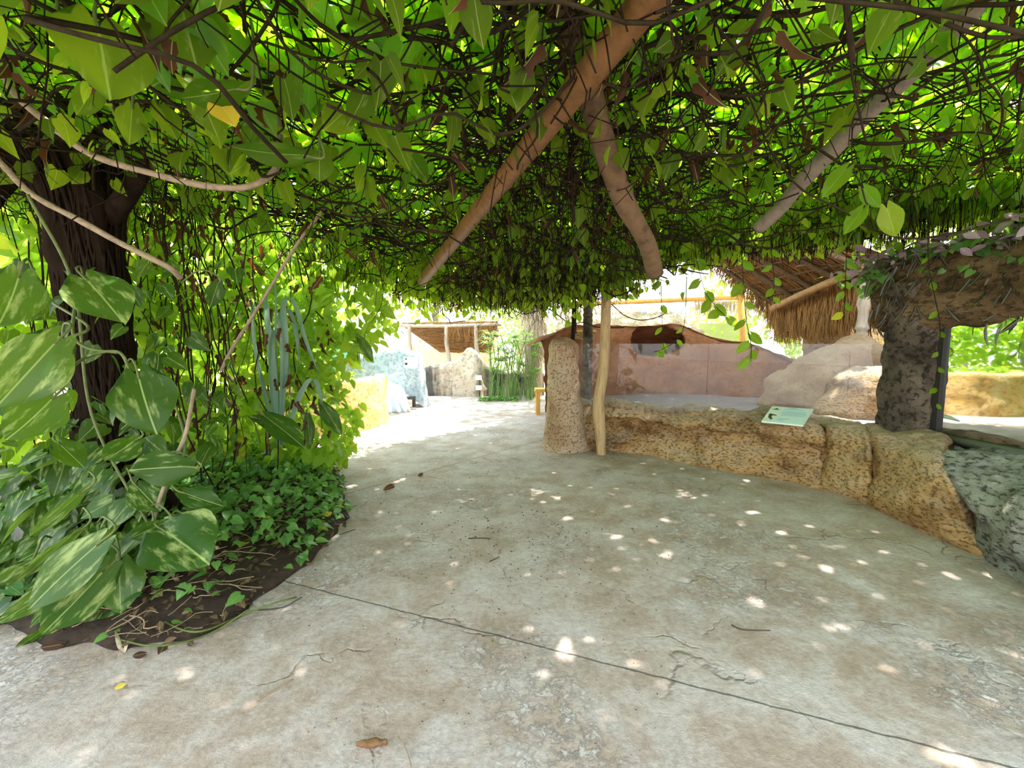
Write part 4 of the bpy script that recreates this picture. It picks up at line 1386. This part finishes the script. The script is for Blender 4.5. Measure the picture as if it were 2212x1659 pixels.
mt_ = MB()
for k in range(330):
    p = pp[random.randrange(n)] if k % 3 else G(random.uniform(150, 640), random.uniform(1230, 1400))[:2]
    a = random.uniform(-.6, 1.6)
    L = random.uniform(.06, .28)
    q = np.array([(p[0] + L * s_ * math.cos(a) + random.gauss(0, .008), p[1] + L * s_ * math.sin(a) + random.gauss(0, .008), 0) for s_ in np.linspace(-.5, .5, 5)])
    if not inside(bed_wide, q[:, 0], q[:, 1]).all():
        continue
    q[:, 2] = .03 + .15 * (1 - np.exp(-edge_dist(BED, q[:, :2]) / .25)) + random.uniform(0, .03)
    mt_.tube(smoothpath(q, 8), random.uniform(.0015, .004), 4, False)
tag(mt_.build('dry_twigs', M['twig']), 'dry brown twigs strewn over the front of the soil bed', 'twigs', kind='stuff')
for pts, lab in (([(330, 1330), (420, 1365), (520, 1330), (600, 1300), (640, 1290)], 'long creeping runner lying along the front rim of the bed'), ([(250, 1380), (340, 1395), (450, 1370), (540, 1315)], 'creeping runner crossing the leaf litter at the front of the bed')):
    q = smoothpath([G(*p_, .012 + .05 * (k_ % 2)) for k_, p_ in enumerate(pts)], 40)
    tag(MB().tube(q, .005, 6).build('runner', M['green_stem']), lab, 'vine')

# ------------------------------------------------------------------ thicket of hanging vines right of and behind the tree
def blob_leaves(name, n, boxes, mat, size, parent=None, tmpl=HEART, down=(.2, .9), flat=.6, rnd=None):
    pos = []
    for (x0, x1, y0, y1, z0, z1, wt) in boxes:
        k = int(n * wt)
        pos.append(np.stack((RNG.uniform(x0, x1, k), RNG.uniform(y0, y1, k), RNG.uniform(z0, z1, k)), 1))
    pos = np.concatenate(pos)
    gz = np.array([mn.noise(Vector(p * 1.9)) for p in pos])
    pos = pos[gz > -0.12]
    ax_, nm_ = rand_axes(len(pos), down, flat)
    return leaves(name, tmpl, pos, ax_, nm_, RNG.uniform(size[0], size[1], len(pos)), mat, parent)


t_th = thing('vine_thicket', 'dense bright green vine thicket right of the dark tree', 'vines', (-2.6, 4.6, 0))
blob_leaves('foliage', 7600, [(-4.4, -2.3, 4.3, 5.6, 0.1, 3.5, .66), (-2.35, -1.8, 4.4, 5.4, 0.2, 2.7, .14), (-3.3, -1.5, 5.0, 5.9, 1.5, 3.2, .22)], M['bush_leaf'], (.07, .16), t_th)
mv = MB()
for k in range(48):
    x0, y0 = random.uniform(-3.9, -2.05), random.uniform(3.9, 5.2)
    z1 = random.uniform(0.0, 1.7)
    q = [(x0, y0, 2.7)]
    for z in np.linspace(2.5, z1, 6):
        q.append((q[-1][0] + random.gauss(0, .075), q[-1][1] + random.gauss(0, .07), z))
    mv.tube(smoothpath(q, 14), random.uniform(.003, .008), 4, False)
part(mv, 'hanging_stems', M['vine_stem'], t_th)
nd_ = 260
pos = np.stack((RNG.uniform(-3.9, -1.8, nd_), RNG.uniform(4.0, 4.6, nd_), RNG.uniform(.5, 2.9, nd_)), 1)
leaves('dead_foliage', DEAD, pos, np.stack((RNG.normal(0, .3, nd_), RNG.normal(0, .3, nd_), -np.ones(nd_)), 1), RNG.normal(0, 1, (nd_, 3)), RNG.uniform(.07, .16, nd_), M['dead_leaf'], t_th)
t_th2 = thing('vine_thicket', 'shaded vines hanging left of and behind the dark tree', 'vines', (-4.8, 4.4, 0))
blob_leaves('foliage', 3000, [(-5.6, -3.5, 3.9, 4.9, 0.1, 1.5, .35), (-6.0, -3.4, 3.9, 5.0, 1.3, 3.3, .65)], M['bush_leaf'], (.09, .2), t_th2)
mv = MB()
for k in range(36):
    x0, y0 = random.uniform(-4.6, -2.7), random.uniform(3.2, 4.6)
    q = [(x0, y0, 3.0)]
    for z in np.linspace(2.6, random.uniform(0, 1.2), 6):
        q.append((q[-1][0] + random.gauss(0, .08), q[-1][1] + random.gauss(0, .06), z))
    mv.tube(smoothpath(q, 14), random.uniform(.004, .010), 4, False)
part(mv, 'hanging_stems', M['vine_stem'], t_th2)

# strap leaved plant
sb = P(612, 900, 4.25)
t_st = thing('strap_leaf_plant', 'blue green plant with long drooping strap leaves in the thicket', 'plant', (sb[0], 4.25, 0.0))
BL = [[(600, 960), (590, 800), (578, 700), (574, 632)], [(604, 960), (612, 780), (606, 690), (622, 668), (640, 720), (648, 790)], [(606, 960), (618, 760), (612, 660), (634, 650), (662, 740), (690, 810)], [(600, 960), (585, 820), (590, 720), (604, 715), (622, 780), (628, 870)], [(598, 960), (570, 850), (560, 790), (570, 830), (600, 900)],
      [(610, 960), (640, 800), (650, 700), (664, 690), (684, 760), (694, 880)], [(606, 960), (596, 740), (596, 640), (590, 600)], [(604, 960), (560, 800), (545, 690), (552, 640)], [(612, 960), (650, 850), (680, 820), (702, 900)]]
for i, b in enumerate(BL):
    q = smoothpath([P(px, py, 4.25 - 0.12 * math.sin(k)) for k, (px, py) in enumerate(b)], 22)
    wv = np.interp(np.linspace(0, 1, 22), [0, .3, .8, 1], [.018, .036, .026, .003])
    m_ = MB()
    rows = []
    for k in range(22):
        s_ = np.array((math.cos(.4 + .3 * i), math.sin(.4 + .3 * i) * .6, 0))
        rows.append([q[k] - s_ * wv[k], q[k] + np.array((0, .008, -.006)), q[k] + s_ * wv[k]])
    m_.grid(np.array(rows))
    part(m_, 'blade', M['strap_leaf'], t_st)

# ------------------------------------------------------------------ the vine roof
def zlow(x, y):
    k = np.clip((y - 3.2) / 2.6, 0, 1)
    z = 2.52 - 0.26 * k * np.exp(-((x + 0.1) / 2.0) ** 2)
    z = z + 0.30 * np.clip((x - 0.7) / 1.2, 0, 1)
    z = z + 0.25 * np.clip((-x - 1.5) / 1.5, 0, 1)
    return z


ROOF_L = np.array([(-5.0, 0.1), (-0.25, 0.1), (-0.1, 3.0), (-0.45, 5.0), (-0.5, 7.4), (-0.9, 6.9), (-1.6, 5.0), (-2.1, 4.0), (-2.9, 4.5), (-5.0, 4.9)])
ROOF_C = np.array([(-0.25, 0.1), (0.75, 0.1), (1.0, 3.0), (1.3, 5.0), (1.3, 9.0), (0.4, 8.3), (-0.5, 7.4), (-0.45, 5.0), (-0.1, 3.0)])
ROOF_R = np.array([(0.75, 0.1), (5.0, 0.1), (5.0, 4.2), (4.7, 4.9), (3.9, 5.7), (2.6, 6.9), (1.7, 7.6), (1.3, 5.0), (1.0, 3.0)])


def build_roof(label, poly, n, size, nroots, nstems, ndead, loc, thick=0.62, thr=-0.78, lit='leaf', sp_=0.069, inner=5):
    t = thing('vine_roof', label, 'vines', loc)
    lo, hi = np.array(poly).min(0), np.array(poly).max(0)
    gx_, gy_ = np.meshgrid(np.arange(lo[0], hi[0], sp_), np.arange(lo[1], hi[1], sp_))
    q = np.stack((gx_.ravel(), gy_.ravel()), 1)
    q = q + RNG.uniform(-.5, .5, q.shape) * sp_ * .9
    q = q[inside(np.array(poly), q[:, 0], q[:, 1])]
    gz = np.array([mn.noise(Vector((a * 1.35, b * 1.35, 9.1))) + 0.5 * mn.noise(Vector((a * 3.1, b * 3.1, 2.1))) for a, b in q])
    q = q[gz > thr]
    m = len(q)
    und = np.array([mn.noise(Vector((a * .9, b * .9, 5.1))) for a, b in q])
    z = zlow(q[:, 0], q[:, 1]) + thick * .75 + .22 * und + RNG.normal(0, .05, m)
    ax_, nm_ = rand_axes(m, (0.0, 0.45), 0.30)
    sz = RNG.uniform(.11, .19, m) + .03
    leaves('foliage', HEART, np.c_[q, z], ax_, nm_, sz, M[lit], t)
    qb = sample_poly(poly, n // inner)
    ax_, nm_ = rand_axes(len(qb), (0.1, 0.9), 0.6)
    leaves('inner_foliage', HEART, np.c_[qb, zlow(qb[:, 0], qb[:, 1]) + thick * RNG.random(len(qb)) * .9], ax_, nm_, RNG.uniform(size[0], size[1], len(qb)), M[lit], t)
    # lower hanging leaves in the darker leaf copy that carries shade
    q2 = sample_poly(poly, n // 30)
    ax_, nm_ = rand_axes(len(q2), (0.6, 1.6), 0.8)
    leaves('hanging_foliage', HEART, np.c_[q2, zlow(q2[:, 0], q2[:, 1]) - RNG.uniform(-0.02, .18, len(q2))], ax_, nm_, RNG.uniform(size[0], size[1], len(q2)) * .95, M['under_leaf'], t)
    q3 = sample_poly(poly, ndead)
    ax_ = np.stack((RNG.normal(0, .35, ndead), RNG.normal(0, .35, ndead), -np.ones(ndead)), 1)
    nm_ = RNG.normal(0, 1, (ndead, 3))
    leaves('dead_foliage', DEAD, np.c_[q3, zlow(q3[:, 0], q3[:, 1]) + RNG.uniform(-0.12, .25, ndead)], ax_, nm_, RNG.uniform(.07, .15, ndead), M['dead_leaf'], t)
    ms_ = MB()
    q4 = sample_poly(poly, nstems)
    for x0, y0 in q4:
        a = random.uniform(0, 6.28)
        p = [np.array((x0, y0, float(zlow(np.array(x0), np.array(y0))) + random.uniform(-.06, .45)))]
        L = random.randint(4, 9)
        for i in range(L):
            a += random.gauss(0, .5)
            nx = p[-1] + np.array((.22 * math.cos(a), .22 * math.sin(a), random.gauss(0, .07)))
            p.append(nx)
        ms_.tube(smoothpath(p, L * 3), random.uniform(.0035, .010), 4, False)
    part(ms_, 'stems', M['vine_stem'], t)
    mr_ = MB()
    q5 = sample_poly(poly, nroots)
    for x0, y0 in q5:
        z0 = float(zlow(np.array(x0), np.array(y0))) + random.uniform(0, .4)
        L = random.uniform(.15, .60) if y0 > 2.2 else random.uniform(.1, .42)
        dx, dy = random.gauss(0, .12), random.gauss(0, .12)
        if random.random() < .35:
            dx, dy = dx * 3.5, dy * 3.5
        pts_ = [(x0, y0, z0), (x0 + dx * .3 + random.gauss(0, .03), y0 + dy * .3, z0 - L * .35), (x0 + dx * .7 + random.gauss(0, .03), y0 + dy * .7, z0 - L * .7), (x0 + dx, y0 + dy, z0 - L)]
        r = random.uniform(.0015, .004)
        mr_.tube(smoothpath(pts_, 7), r, 3, False)
    part(mr_, 'aerial_roots', M['root'], t)
    return t


roof_l = build_roof('pothos vines spread over the poles on the left of the bamboo pole', ROOF_L, 14000, (.07, .165), 1500, 580, 320, (-2.2, 2.8, 2.6))
roof_c = build_roof('dense dark vines massed around the crossing of the bamboo pole', ROOF_C, 11000, (.06, .14), 2200, 560, 340, (0.4, 4.0, 2.5))
roof_r = build_roof('bright pothos vines spread over the grey pole above the glass panels', ROOF_R, 12500, (.07, .16), 1200, 380, 260, (2.8, 2.8, 2.8), sp_=0.071, inner=8, thr=-0.66)

# hanging curtain of leaves and roots along the far edge of the vine roof
cur_line = smoothpath([(-2.3, 5.0, 2.15), (-1.5, 5.9, 2.08), (-0.9, 6.6, 2.05), (-0.2, 6.0, 2.02), (0.6, 5.6, 1.98), (1.2, 5.8, 2.12), (1.7, 5.5, 2.46), (2.4, 5.2, 2.62), (3.1, 4.8, 2.62), (3.9, 4.3, 2.60), (4.6, 3.5, 2.6)], 400)
t_cur = thing('vine_curtain', 'hanging fringe of small leaves and roots along the far edge of the vine roof', 'vines', (0.8, 5.8, 2.3))
n = 6200
k = RNG.integers(0, 400, n)
zt = 2.85
u = RNG.random(n) ** 0.75
wavy = 0.12 * np.sin(k * .11) + 0.10 * np.sin(k * .31 + 1)
zb = cur_line[k, 2] + wavy
pos = np.stack((cur_line[k, 0] + RNG.normal(0, .22, n), cur_line[k, 1] + RNG.normal(0, .35, n), zb + (zt - zb) * u), 1)
ax, nm = rand_axes(n, (.6, 1.8), .8)
leaves('foliage', HEART, pos, ax, nm, RNG.uniform(.055, .115, n), M['leaf'], t_cur)
n2 = 1500
k = RNG.integers(0, 400, n2)
pos = np.stack((cur_line[k, 0] + RNG.normal(0, .2, n2), cur_line[k, 1] - .2 + RNG.normal(0, .3, n2), cur_line[k, 2] + .1 + RNG.uniform(0, .5, n2)), 1)
ax, nm = rand_axes(n2, (.8, 2), .9)
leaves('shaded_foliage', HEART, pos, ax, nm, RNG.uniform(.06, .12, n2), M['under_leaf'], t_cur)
mr_ = MB()
for i in range(1000):
    k = random.randrange(400)
    p0 = cur_line[k] + np.array((random.gauss(0, .2), random.gauss(0, .35), 0))
    L = random.uniform(0, .22)
    p0[2] += random.uniform(0, .2)
    mr_.tube([(p0[0] + random.gauss(0, .04), p0[1], 2.75), (p0[0] + random.gauss(0, .03), p0[1], 2.45), (p0[0], p0[1], p0[2]), (p0[0] + random.gauss(0, .02), p0[1], p0[2] - L)], random.uniform(.0015, .004), 3, False)
part(mr_, 'aerial_roots', M['root'], t_cur)
nd_ = 320
k = RNG.integers(0, 400, nd_)
pos = np.stack((cur_line[k, 0] + RNG.normal(0, .25, nd_), cur_line[k, 1] + RNG.normal(0, .35, nd_), cur_line[k, 2] + RNG.uniform(-.02, .5, nd_)), 1)
leaves('dead_foliage', DEAD, pos, np.stack((RNG.normal(0, .3, nd_), RNG.normal(0, .3, nd_), -np.ones(nd_)), 1), RNG.normal(0, 1, (nd_, 3)), RNG.uniform(.06, .12, nd_), M['dead_leaf'], t_cur)


# single trailing vines that hang free of the mass
def trailing(px, label, nleaf, size, r=0.0035, seed=1):
    w_ = [P(*p) for p in px]
    q = smoothpath([w_[0] + np.array((.03, .05, .55))] + w_, 46)
    t = thing('trailing_vine', label, 'vine', q[0])
    part(MB().tube(q, r, 5), 'stem', M['vine_stem'], t)
    rs = random.Random(seed)
    for i in range(nleaf):
        j = int(9 + 36 * (i + .5) / nleaf)
        a = q[j]
        dr = nrm(np.array(((1 if i % 2 else -1) * rs.uniform(.5, 1), rs.uniform(-.3, .3), -rs.uniform(.4, 1.0))))
        s = rs.uniform(*size)
        hero_leaf(a + dr * s * .25, a + dr * s * 1.25, rs.uniform(.55, .75), rs.uniform(-.5, .5), parent=t, mat=M['leaf'], seed=i + seed * 3.3)
    return t


trailing([(1600, 480, 4.3), (1605, 600, 4.3), (1612, 690, 4.3), (1622, 742, 4.3), (1622, 780, 4.3)], 'long trailing vine dangling over the glass edge beside the orange post', 9, (.09, .14), seed=2)
trailing([(1500, 520, 4.5), (1520, 620, 4.5), (1545, 660, 4.5), (1575, 690, 4.5)], 'trailing vine with large dark leaves left of the palapa', 8, (.12, .17), seed=3)
trailing([(1428, 600, 5.3), (1430, 680, 5.3), (1432, 740, 5.3), (1440, 765, 5.3)], 'thin trailing vine hanging to the top of the glass right of the wooden post', 5, (.08, .12), seed=5)
trailing([(1478, 700, 5.2), (1460, 735, 5.2), (1430, 755, 5.2), (1412, 760, 5.2)], 'short curled vine tip in front of the glass', 4, (.07, .10), seed=6)
trailing([(1665, 520, 4.2), (1672, 600, 4.2), (1668, 650, 4.2)], 'light trailing vine hanging in front of the rafters', 6, (.08, .11), seed=7)
trailing([(1828, 560, 4.0), (1826, 620, 4.0), (1822, 690, 4.0)], 'light trailing vine hanging before the dark thatch fringe', 7, (.08, .10), seed=8)
trailing([(820, 560, 4.9), (826, 650, 4.9), (790, 720, 4.9), (785, 780, 4.9)], 'trailing vine hanging in front of the yellow planter', 8, (.12, .18), seed=9)
trailing([(930, 600, 5.6), (915, 660, 5.6), (905, 700, 5.6)], 'short trailing vine hanging before the thatched shelter', 5, (.09, .13), seed=10)
trailing([(1240, 560, 5.5), (1243, 640, 5.5), (1244, 720, 5.5)], 'bare dark trailing vine above the rounded rock pillar', 2, (.07, .10), r=.008, seed=11)
trailing([(2005, 560, 3.6), (2030, 700, 3.6), (2025, 800, 3.6), (2020, 900, 3.6)], 'slender vine creeping down the dark stone pillar', 8, (.05, .08), seed=12)
trailing([(1840, 330, 2.4), (1860, 400, 2.4), (1880, 445, 2.4), (1940, 420, 2.4)], 'curling vine tip with a pale leaf in the bright right-side vines', 4, (.12, .18), seed=13)

# ------------------------------------------------------------------ plants on and behind the lintel
t_l = thing('purple_groundcover', 'purple and green trailing plants growing over the rock lintel', 'plant', (4.2, 3.6, 2.3))
n = 1500
k = RNG.random(n)
lx = np.interp(k, [0, 1], [0, 69])
lc = lp[lx.astype(int)]
pos = lc + np.stack((RNG.normal(-.05, .28, n), RNG.normal(0, .12, n), .30 + RNG.uniform(-.05, .18, n)), 1)
ax, nm = rand_axes(n, (-.3, .6), .6)
leaves('foliage', OVAL, pos, ax, nm, RNG.uniform(.06, .13, n), M['purple_leaf'], t_l)
n = 800
k = RNG.random(n) ** 1.4
lc = lp[(k * 55).astype(int)]
pos = lc + np.stack((RNG.normal(-.15, .2, n), RNG.normal(-.05, .15, n), .25 + RNG.uniform(-.15, .16, n)), 1)
ax, nm = rand_axes(n, (-.1, .8), .6)
leaves('green_foliage', HEART, pos, ax, nm, RNG.uniform(.06, .11, n), M['ground_leaf'], t_l)
n = 330
k = RNG.random(n)
cl_ = np.where(k < .72, 0, 1)
base_ = np.array([(3.86, 4.22, 2.08), (4.0, 3.62, 2.02)])[cl_]
spr_ = np.array([(.17, .16, .20), (.06, .10, .14)])[cl_]
pos = base_ + RNG.normal(0, 1, (n, 3)) * spr_
ax = np.stack((RNG.normal(-.3, .3, n), RNG.normal(0, .5, n), -np.ones(n)), 1)
leaves('hanging_dark_foliage', SPEAR, pos, ax, RNG.normal(0, 1, (n, 3)), RNG.uniform(.09, .20, n), M['dark_leaf'], t_l)

mound('rock_slope', (7.5, 5.7, 0.0), (1.6, 1.2, 3.2), M['mound_rock'], 'rocky slope behind the lintel under the purple plants', 'rock', 4.9)
t_l2 = thing('purple_groundcover', 'sunlit pinkish groundcover on the slope behind the rock lintel', 'plant', (7.2, 5.6, 2.5))
n = 2600
a = RNG.uniform(0, 6.28, n)
ph = RNG.uniform(.35, 1.5, n)
kk = np.cos(ph) ** .7
pos = np.stack((7.5 + 1.65 * kk * np.cos(a), 5.7 + 1.25 * kk * np.sin(a), .05 + 3.25 * np.sin(ph) + RNG.uniform(-.03, .15, n)), 1)
ax, nm = rand_axes(n, (-.3, .5), .6)
leaves('foliage', OVAL, pos, ax, nm, RNG.uniform(.08, .16, n), M['purple_leaf'], t_l2)

# ------------------------------------------------------------------ sedge clump at the end of the path
c0 = G(1095, 866)
t_sd = thing('umbrella_sedge', 'tall clump of umbrella sedge with fans of thin leaves', 'plant', c0)
for i in range(34):
    rs = random.Random(100 + i)
    bx, by = c0[0] + rs.uniform(-.55, .75), c0[1] + rs.uniform(0.0, 0.9)
    hgt = rs.uniform(.55, 1.75)
    lean = np.array((rs.gauss(0, .18), rs.gauss(-.05, .12), 0)) * hgt
    tip = np.array((bx, by, hgt)) + lean
    m_ = MB()
    m_.tube(smoothpath([(bx, by, 0), (bx + lean[0] * .35, by + lean[1] * .35, hgt * .55), tip], 8), .012, 5, False)
    nb = 22
    for k in range(nb):
        an = k / nb * 6.283 + rs.uniform(-.1, .1)
        d = nrm(np.array((math.cos(an), math.sin(an), rs.uniform(.15, .7))))
        L = rs.uniform(.28, .52)
        s = np.cross(d, (0, 0, 1.0)) * .014
        e1 = tip + d * L * .55
        e2 = tip + d * L - np.array((0, 0, .13 * L / .4))
        m_.add([tip - s, tip + s, e1 - s, e1 + s, e2], [(0, 1, 3, 2), (2, 3, 4)])
    o = part(m_, 'frond', M['sedge_leaf'], t_sd)
blades = MB()
for i in range(90):
    bx, by = c0[0] + random.uniform(-.5, .9), c0[1] + random.uniform(-.05, .9)
    a = random.uniform(0, 6.28)
    L = random.uniform(.3, .9)
    s = np.array((math.cos(a + 1.57), math.sin(a + 1.57), 0)) * .009
    d = np.array((math.cos(a), math.sin(a), 0))
    p0 = np.array((bx, by, 0))
    p1, p2 = p0 + np.array((0, 0, L * .6)) + d * L * .15, p0 + np.array((0, 0, L * .75)) + d * L * .5
    blades.add([p0 - s, p0 + s, p1 - s, p1 + s, p2], [(0, 1, 3, 2), (2, 3, 4)])
part(blades, 'grass_blades', M['sedge_leaf'], t_sd)
n = 400
pos = np.stack((c0[0] + RNG.uniform(-.75, .3, n), c0[1] + RNG.uniform(-.15, .25, n), RNG.uniform(.02, .12, n)), 1)
ax, nm = rand_axes(n, (0, .4), .4)
leaves('creeping_foliage', OVAL, pos, ax, nm, RNG.uniform(.05, .09, n), M['ground_leaf'], t_sd)

# plants in the yellow planter
t_pp = thing('planter_plant', 'small bright green plants on top of the curved yellow planter', 'plant', (-3.3, 7.7, .8))
n = 500
pos = np.stack((RNG.uniform(-4.3, -2.9, n), RNG.uniform(7.2, 8.6, n), RNG.uniform(.78, 1.0, n)), 1)
ax, nm = rand_axes(n, (-.4, .4), .6)
leaves('foliage', OVAL, pos, ax, nm, RNG.uniform(.07, .13, n), M['bush_leaf'], t_pp)


# ------------------------------------------------------------------ trees and shrubs beyond
def tree(label, x, y, h, r, n, size=(.14, .3), trunk_r=.12, base=0.35, mat='tree_leaf', name='tree', cat='tree', fork=0):
    t = thing(name, label, cat, (x, y, 0))
    nb = 9
    cents = np.stack((RNG.normal(0, r * .5, nb), RNG.normal(0, r * .5, nb), RNG.uniform(h * base + r * .2, h - r * .2, nb)), 1)
    k = RNG.integers(0, nb, n)
    v = nrm(RNG.normal(0, 1, (n, 3))) * (RNG.random(n)[:, None] ** .4) * r * .55
    pos = cents[k] + v + np.array((x, y, 0))
    pos[:, 2] = np.maximum(pos[:, 2], 0.05)
    ax_, nm_ = rand_axes(n, (.1, .8), .6)
    leaves('foliage', OVAL, pos, ax_, nm_, RNG.uniform(size[0], size[1], n), M[mat], t)
    m_ = MB()
    if trunk_r:
        m_.tube(smoothpath([(x, y, 0), (x + .1, y, h * .35), (x - .05, y, h * .75)], 12), np.linspace(trunk_r, trunk_r * .5, 12), 8)
        for q in cents[:5]:
            m_.tube(smoothpath([(x + .05, y, h * .35), ((x + q[0] + x) / 2, y + q[1] * .4, (h * .4 + q[2]) / 2 + .2), q + np.array((x, y, 0))], 10), np.linspace(trunk_r * .5, .02, 10), 6)
        part(m_, 'trunk', M['grey_pole'], t)
    return t


TREES = [('pale green tree far behind the thatched shelter', -3.5, 20, 6.5, 2.6, 1800), ('broad tree behind the turquoise panel', -7.5, 15, 6.0, 2.6, 2000), ('leafy tree behind the low yellow planter', -11.5, 12, 6.5, 2.8, 2200), ('tall tree far behind the shaggy palm', 0.3, 22, 6.5, 2.6, 1700), ('tree behind the dark palapa roof', 9.0, 15, 6.5, 2.8, 1900), ('tree far right beyond the slope of purple plants', 12.5, 11, 6.5, 2.8, 1700)]
for t_ in TREES:
    tree(*t_)
tree('bushy bright shrub behind the orange post', 6.9, 18, 3.0, 1.6, 1100, (.1, .22), 0, .1, name='shrub', cat='shrub')
tree('bright shrub glowing between the palapa fringe and the glass', 8.6, 13, 2.3, 1.4, 1000, (.1, .22), 0, .1, name='shrub', cat='shrub')
tree('bright shrub right of the brown rock column', 8.6, 11, 2.2, 1.2, 900, (.1, .2), 0, .1, name='shrub', cat='shrub')
tree('green shrub behind the stained wall and the shelter', -1.9, 19, 2.4, 1.5, 900, (.1, .22), 0, .1, name='shrub', cat='shrub')
tree('leafy shrub behind the umbrella sedge', 0.6, 15.0, 2.8, 1.2, 1100, (.1, .22), 0, .05, mat='sedge_leaf', name='shrub', cat='shrub')
tree('bright broad shrub behind the vine thicket', -5.2, 7.2, 3.4, 1.7, 2300, (.12, .26), 0, .02, mat='bush_leaf', name='shrub', cat='shrub')
tree('bright tall shrub behind the shaded vines', -7.4, 6.2, 3.8, 1.8, 2000, (.12, .26), 0, .02, mat='bush_leaf', name='shrub', cat='shrub')
tree('leafy shrub rising between the planter and the turquoise panel', -5.2, 10.4, 2.6, 1.2, 1300, (.1, .24), 0, .05, mat='bush_leaf', name='shrub', cat='shrub')
tree('added tall tree beyond the shaggy palm, its sparse high crown streaking the path with shade', 1.35, 11.9, 8.6, 3.6, 1500, (.2, .42), .10, .58)
# bare pale tree behind the straw roof plus an added crown shading the enclosure
t_b = thing('tree', 'pale forking tree behind the straw roof, its high crown added to shade the enclosure', 'tree', (P(1440, 700, 11)[0], 11.6, 0))
for pts, r in (([(1470, 742, 11.6), (1462, 680, 11.6), (1440, 640, 11.6), (1400, 590, 11.5), (1340, 480, 11)], .11), ([(1462, 690, 11.6), (1480, 640, 11.5), (1500, 560, 11), (1560, 420, 10.5)], .10), ([(1400, 720, 11.6), (1385, 660, 11.6), (1360, 610, 11.6), (1300, 500, 11.6)], .09)):
    q = smoothpath([P(*p) for p in pts], 18)
    if pts[0][1] > 700:
        q = np.concatenate((np.array([[q[0][0], 11.6, 0]]), q))
    part(MB().tube(q, r, 8), 'bough', M['pale_blue'], t_b)
n = 3400
cs = np.array([(3.2, 8.6, 5.6), (5.0, 8.8, 5.4), (6.6, 9.0, 5.8), (4.2, 10.4, 6.6), (6.0, 10.6, 6.4), (2.6, 10.0, 6.4), (5.4, 7.8, 4.9), (7.6, 8.0, 5.2)])
k = RNG.integers(0, len(cs), n)
pos = cs[k] + nrm(RNG.normal(0, 1, (n, 3))) * (RNG.random(n)[:, None] ** .4) * np.array((1.4, 1.3, .8))
ax, nm = rand_axes(n, (.1, .7), .5)
leaves('foliage', OVAL, pos, ax, nm, RNG.uniform(.22, .42, n), M['tree_leaf'], t_b)

# ------------------------------------------------------------------ things lying on the path
def twig(a, b, r, label, mat='twig', mid=None, name='twig'):
    A_, B_ = G(*a, 0.006 + r), G(*b, 0.006 + r)
    Mi = G(*mid, 0.006 + r) if mid else (A_ + B_) / 2 + np.array((0.004, 0.006, 0))
    q = smoothpath([A_, Mi, B_], 16)
    return tag(MB().tube(q, np.linspace(r, r * .6, 16), 6).build(name, M[mat]), label, 'twig')


twig((556, 1512), (634, 1466), .0045, 'straight pale twig on the concrete near the wood chip')
twig((1012, 1163), (1060, 1163), .005, 'short brown twig lying level in the middle of the path', 'dark_twig')
twig((1580, 1350), (1664, 1362), .004, 'thin curved dark twig right of the saw-cut joint', 'dark_twig', (1606, 1360))
twig((740, 1098), (772, 1092), .004, 'small dark twig sticking out of the groundcover edge', 'dark_twig')
twig((733, 1155), (768, 1143), .004, 'dark twig at the foot of the groundcover, lower of two', 'dark_twig')
twig((1058, 1213), (1079, 1203), .004, 'tiny dark twig among the seeds on the path', 'dark_twig')
twig((556, 1318), (652, 1290), .004, 'wavy dark twig lying beside the start of the saw-cut joint', 'dark_twig', (610, 1312))
twig((890, 1660), (860, 1590), .002, 'hair-thin straw at the bottom of the path', 'twig')
cpos = G(803, 1612)
gx_ = []
for t_ in np.linspace(0, 1, 20):
    a = np.linspace(0, 2 * math.pi, 14, endpoint=False)
    wd = .016 * math.sin(math.pi * min(1, max(.08, t_ * .95 + .03))) ** .4
    gx_.append([(cpos[0] - .055 + .11 * t_, cpos[1] + wd * math.cos(q) + .006 * t_, .012 + .010 * math.sin(q)) for q in a])
tag(MB().grid(rough_grid(np.array(gx_), .006, 30, 4, 2.2, True), True, True).build('wood_chip', M['chip']), 'reddish brown wood chip lying on the near concrete', 'wood chip')


def fallen(px, tip, label, mat, width=.6, roll=.2):
    a, b = G(*px, .02), G(*tip, .012)
    o = hero_leaf(a, b, width, roll, name='fallen_leaf', mat=mat, fold=.5, seed=px[0] * .13)
    return tag(o, label, 'leaf')


fallen((268, 1478), (246, 1488), 'small curled yellow leaf lying on the near concrete', M['yellow_leaf'])
fallen((848, 1050), (828, 1058), 'small dark dead leaf on the path by the far joint', M['dead_leaf'])
fallen((912, 1024), (902, 1028), 'tiny pale leaf on the far joint of the path', M['dead_leaf'])
fallen((312, 1412), (285, 1418), 'brown dry leaf at the front rim of the soil bed', M['dead_leaf'])
fallen((130, 1392), (85, 1400), 'reddish dry leaf below the big leaves at the bed corner', M['dead_leaf'])
fallen((262, 1355), (268, 1410), 'withered pale sprig drooping over the bed rim', M['straw'], .25)

sd = MB()
for k in range(520):
    if k < 330:
        px, py = random.gauss(1080, 130), random.gauss(1150, 90)
    else:
        px, py = random.uniform(650, 1500), random.uniform(1010, 1640)
    p = G(px, py, .004)
    if inside(BED, np.array([p[0]]), np.array([p[1]]))[0]:
        continue
    a = random.uniform(0, 3.14)
    s = random.uniform(.0022, .0055) * min(1.0, float(np.hypot(p[0], p[1])) / 3.6)
    sd.box(p, (s * random.uniform(1, 3.2), s, s), a)
tag(sd.build('seed_litter', M['seed'], smooth=False), 'scatter of tiny dark seeds and crumbs on the path', 'seeds', kind='stuff')
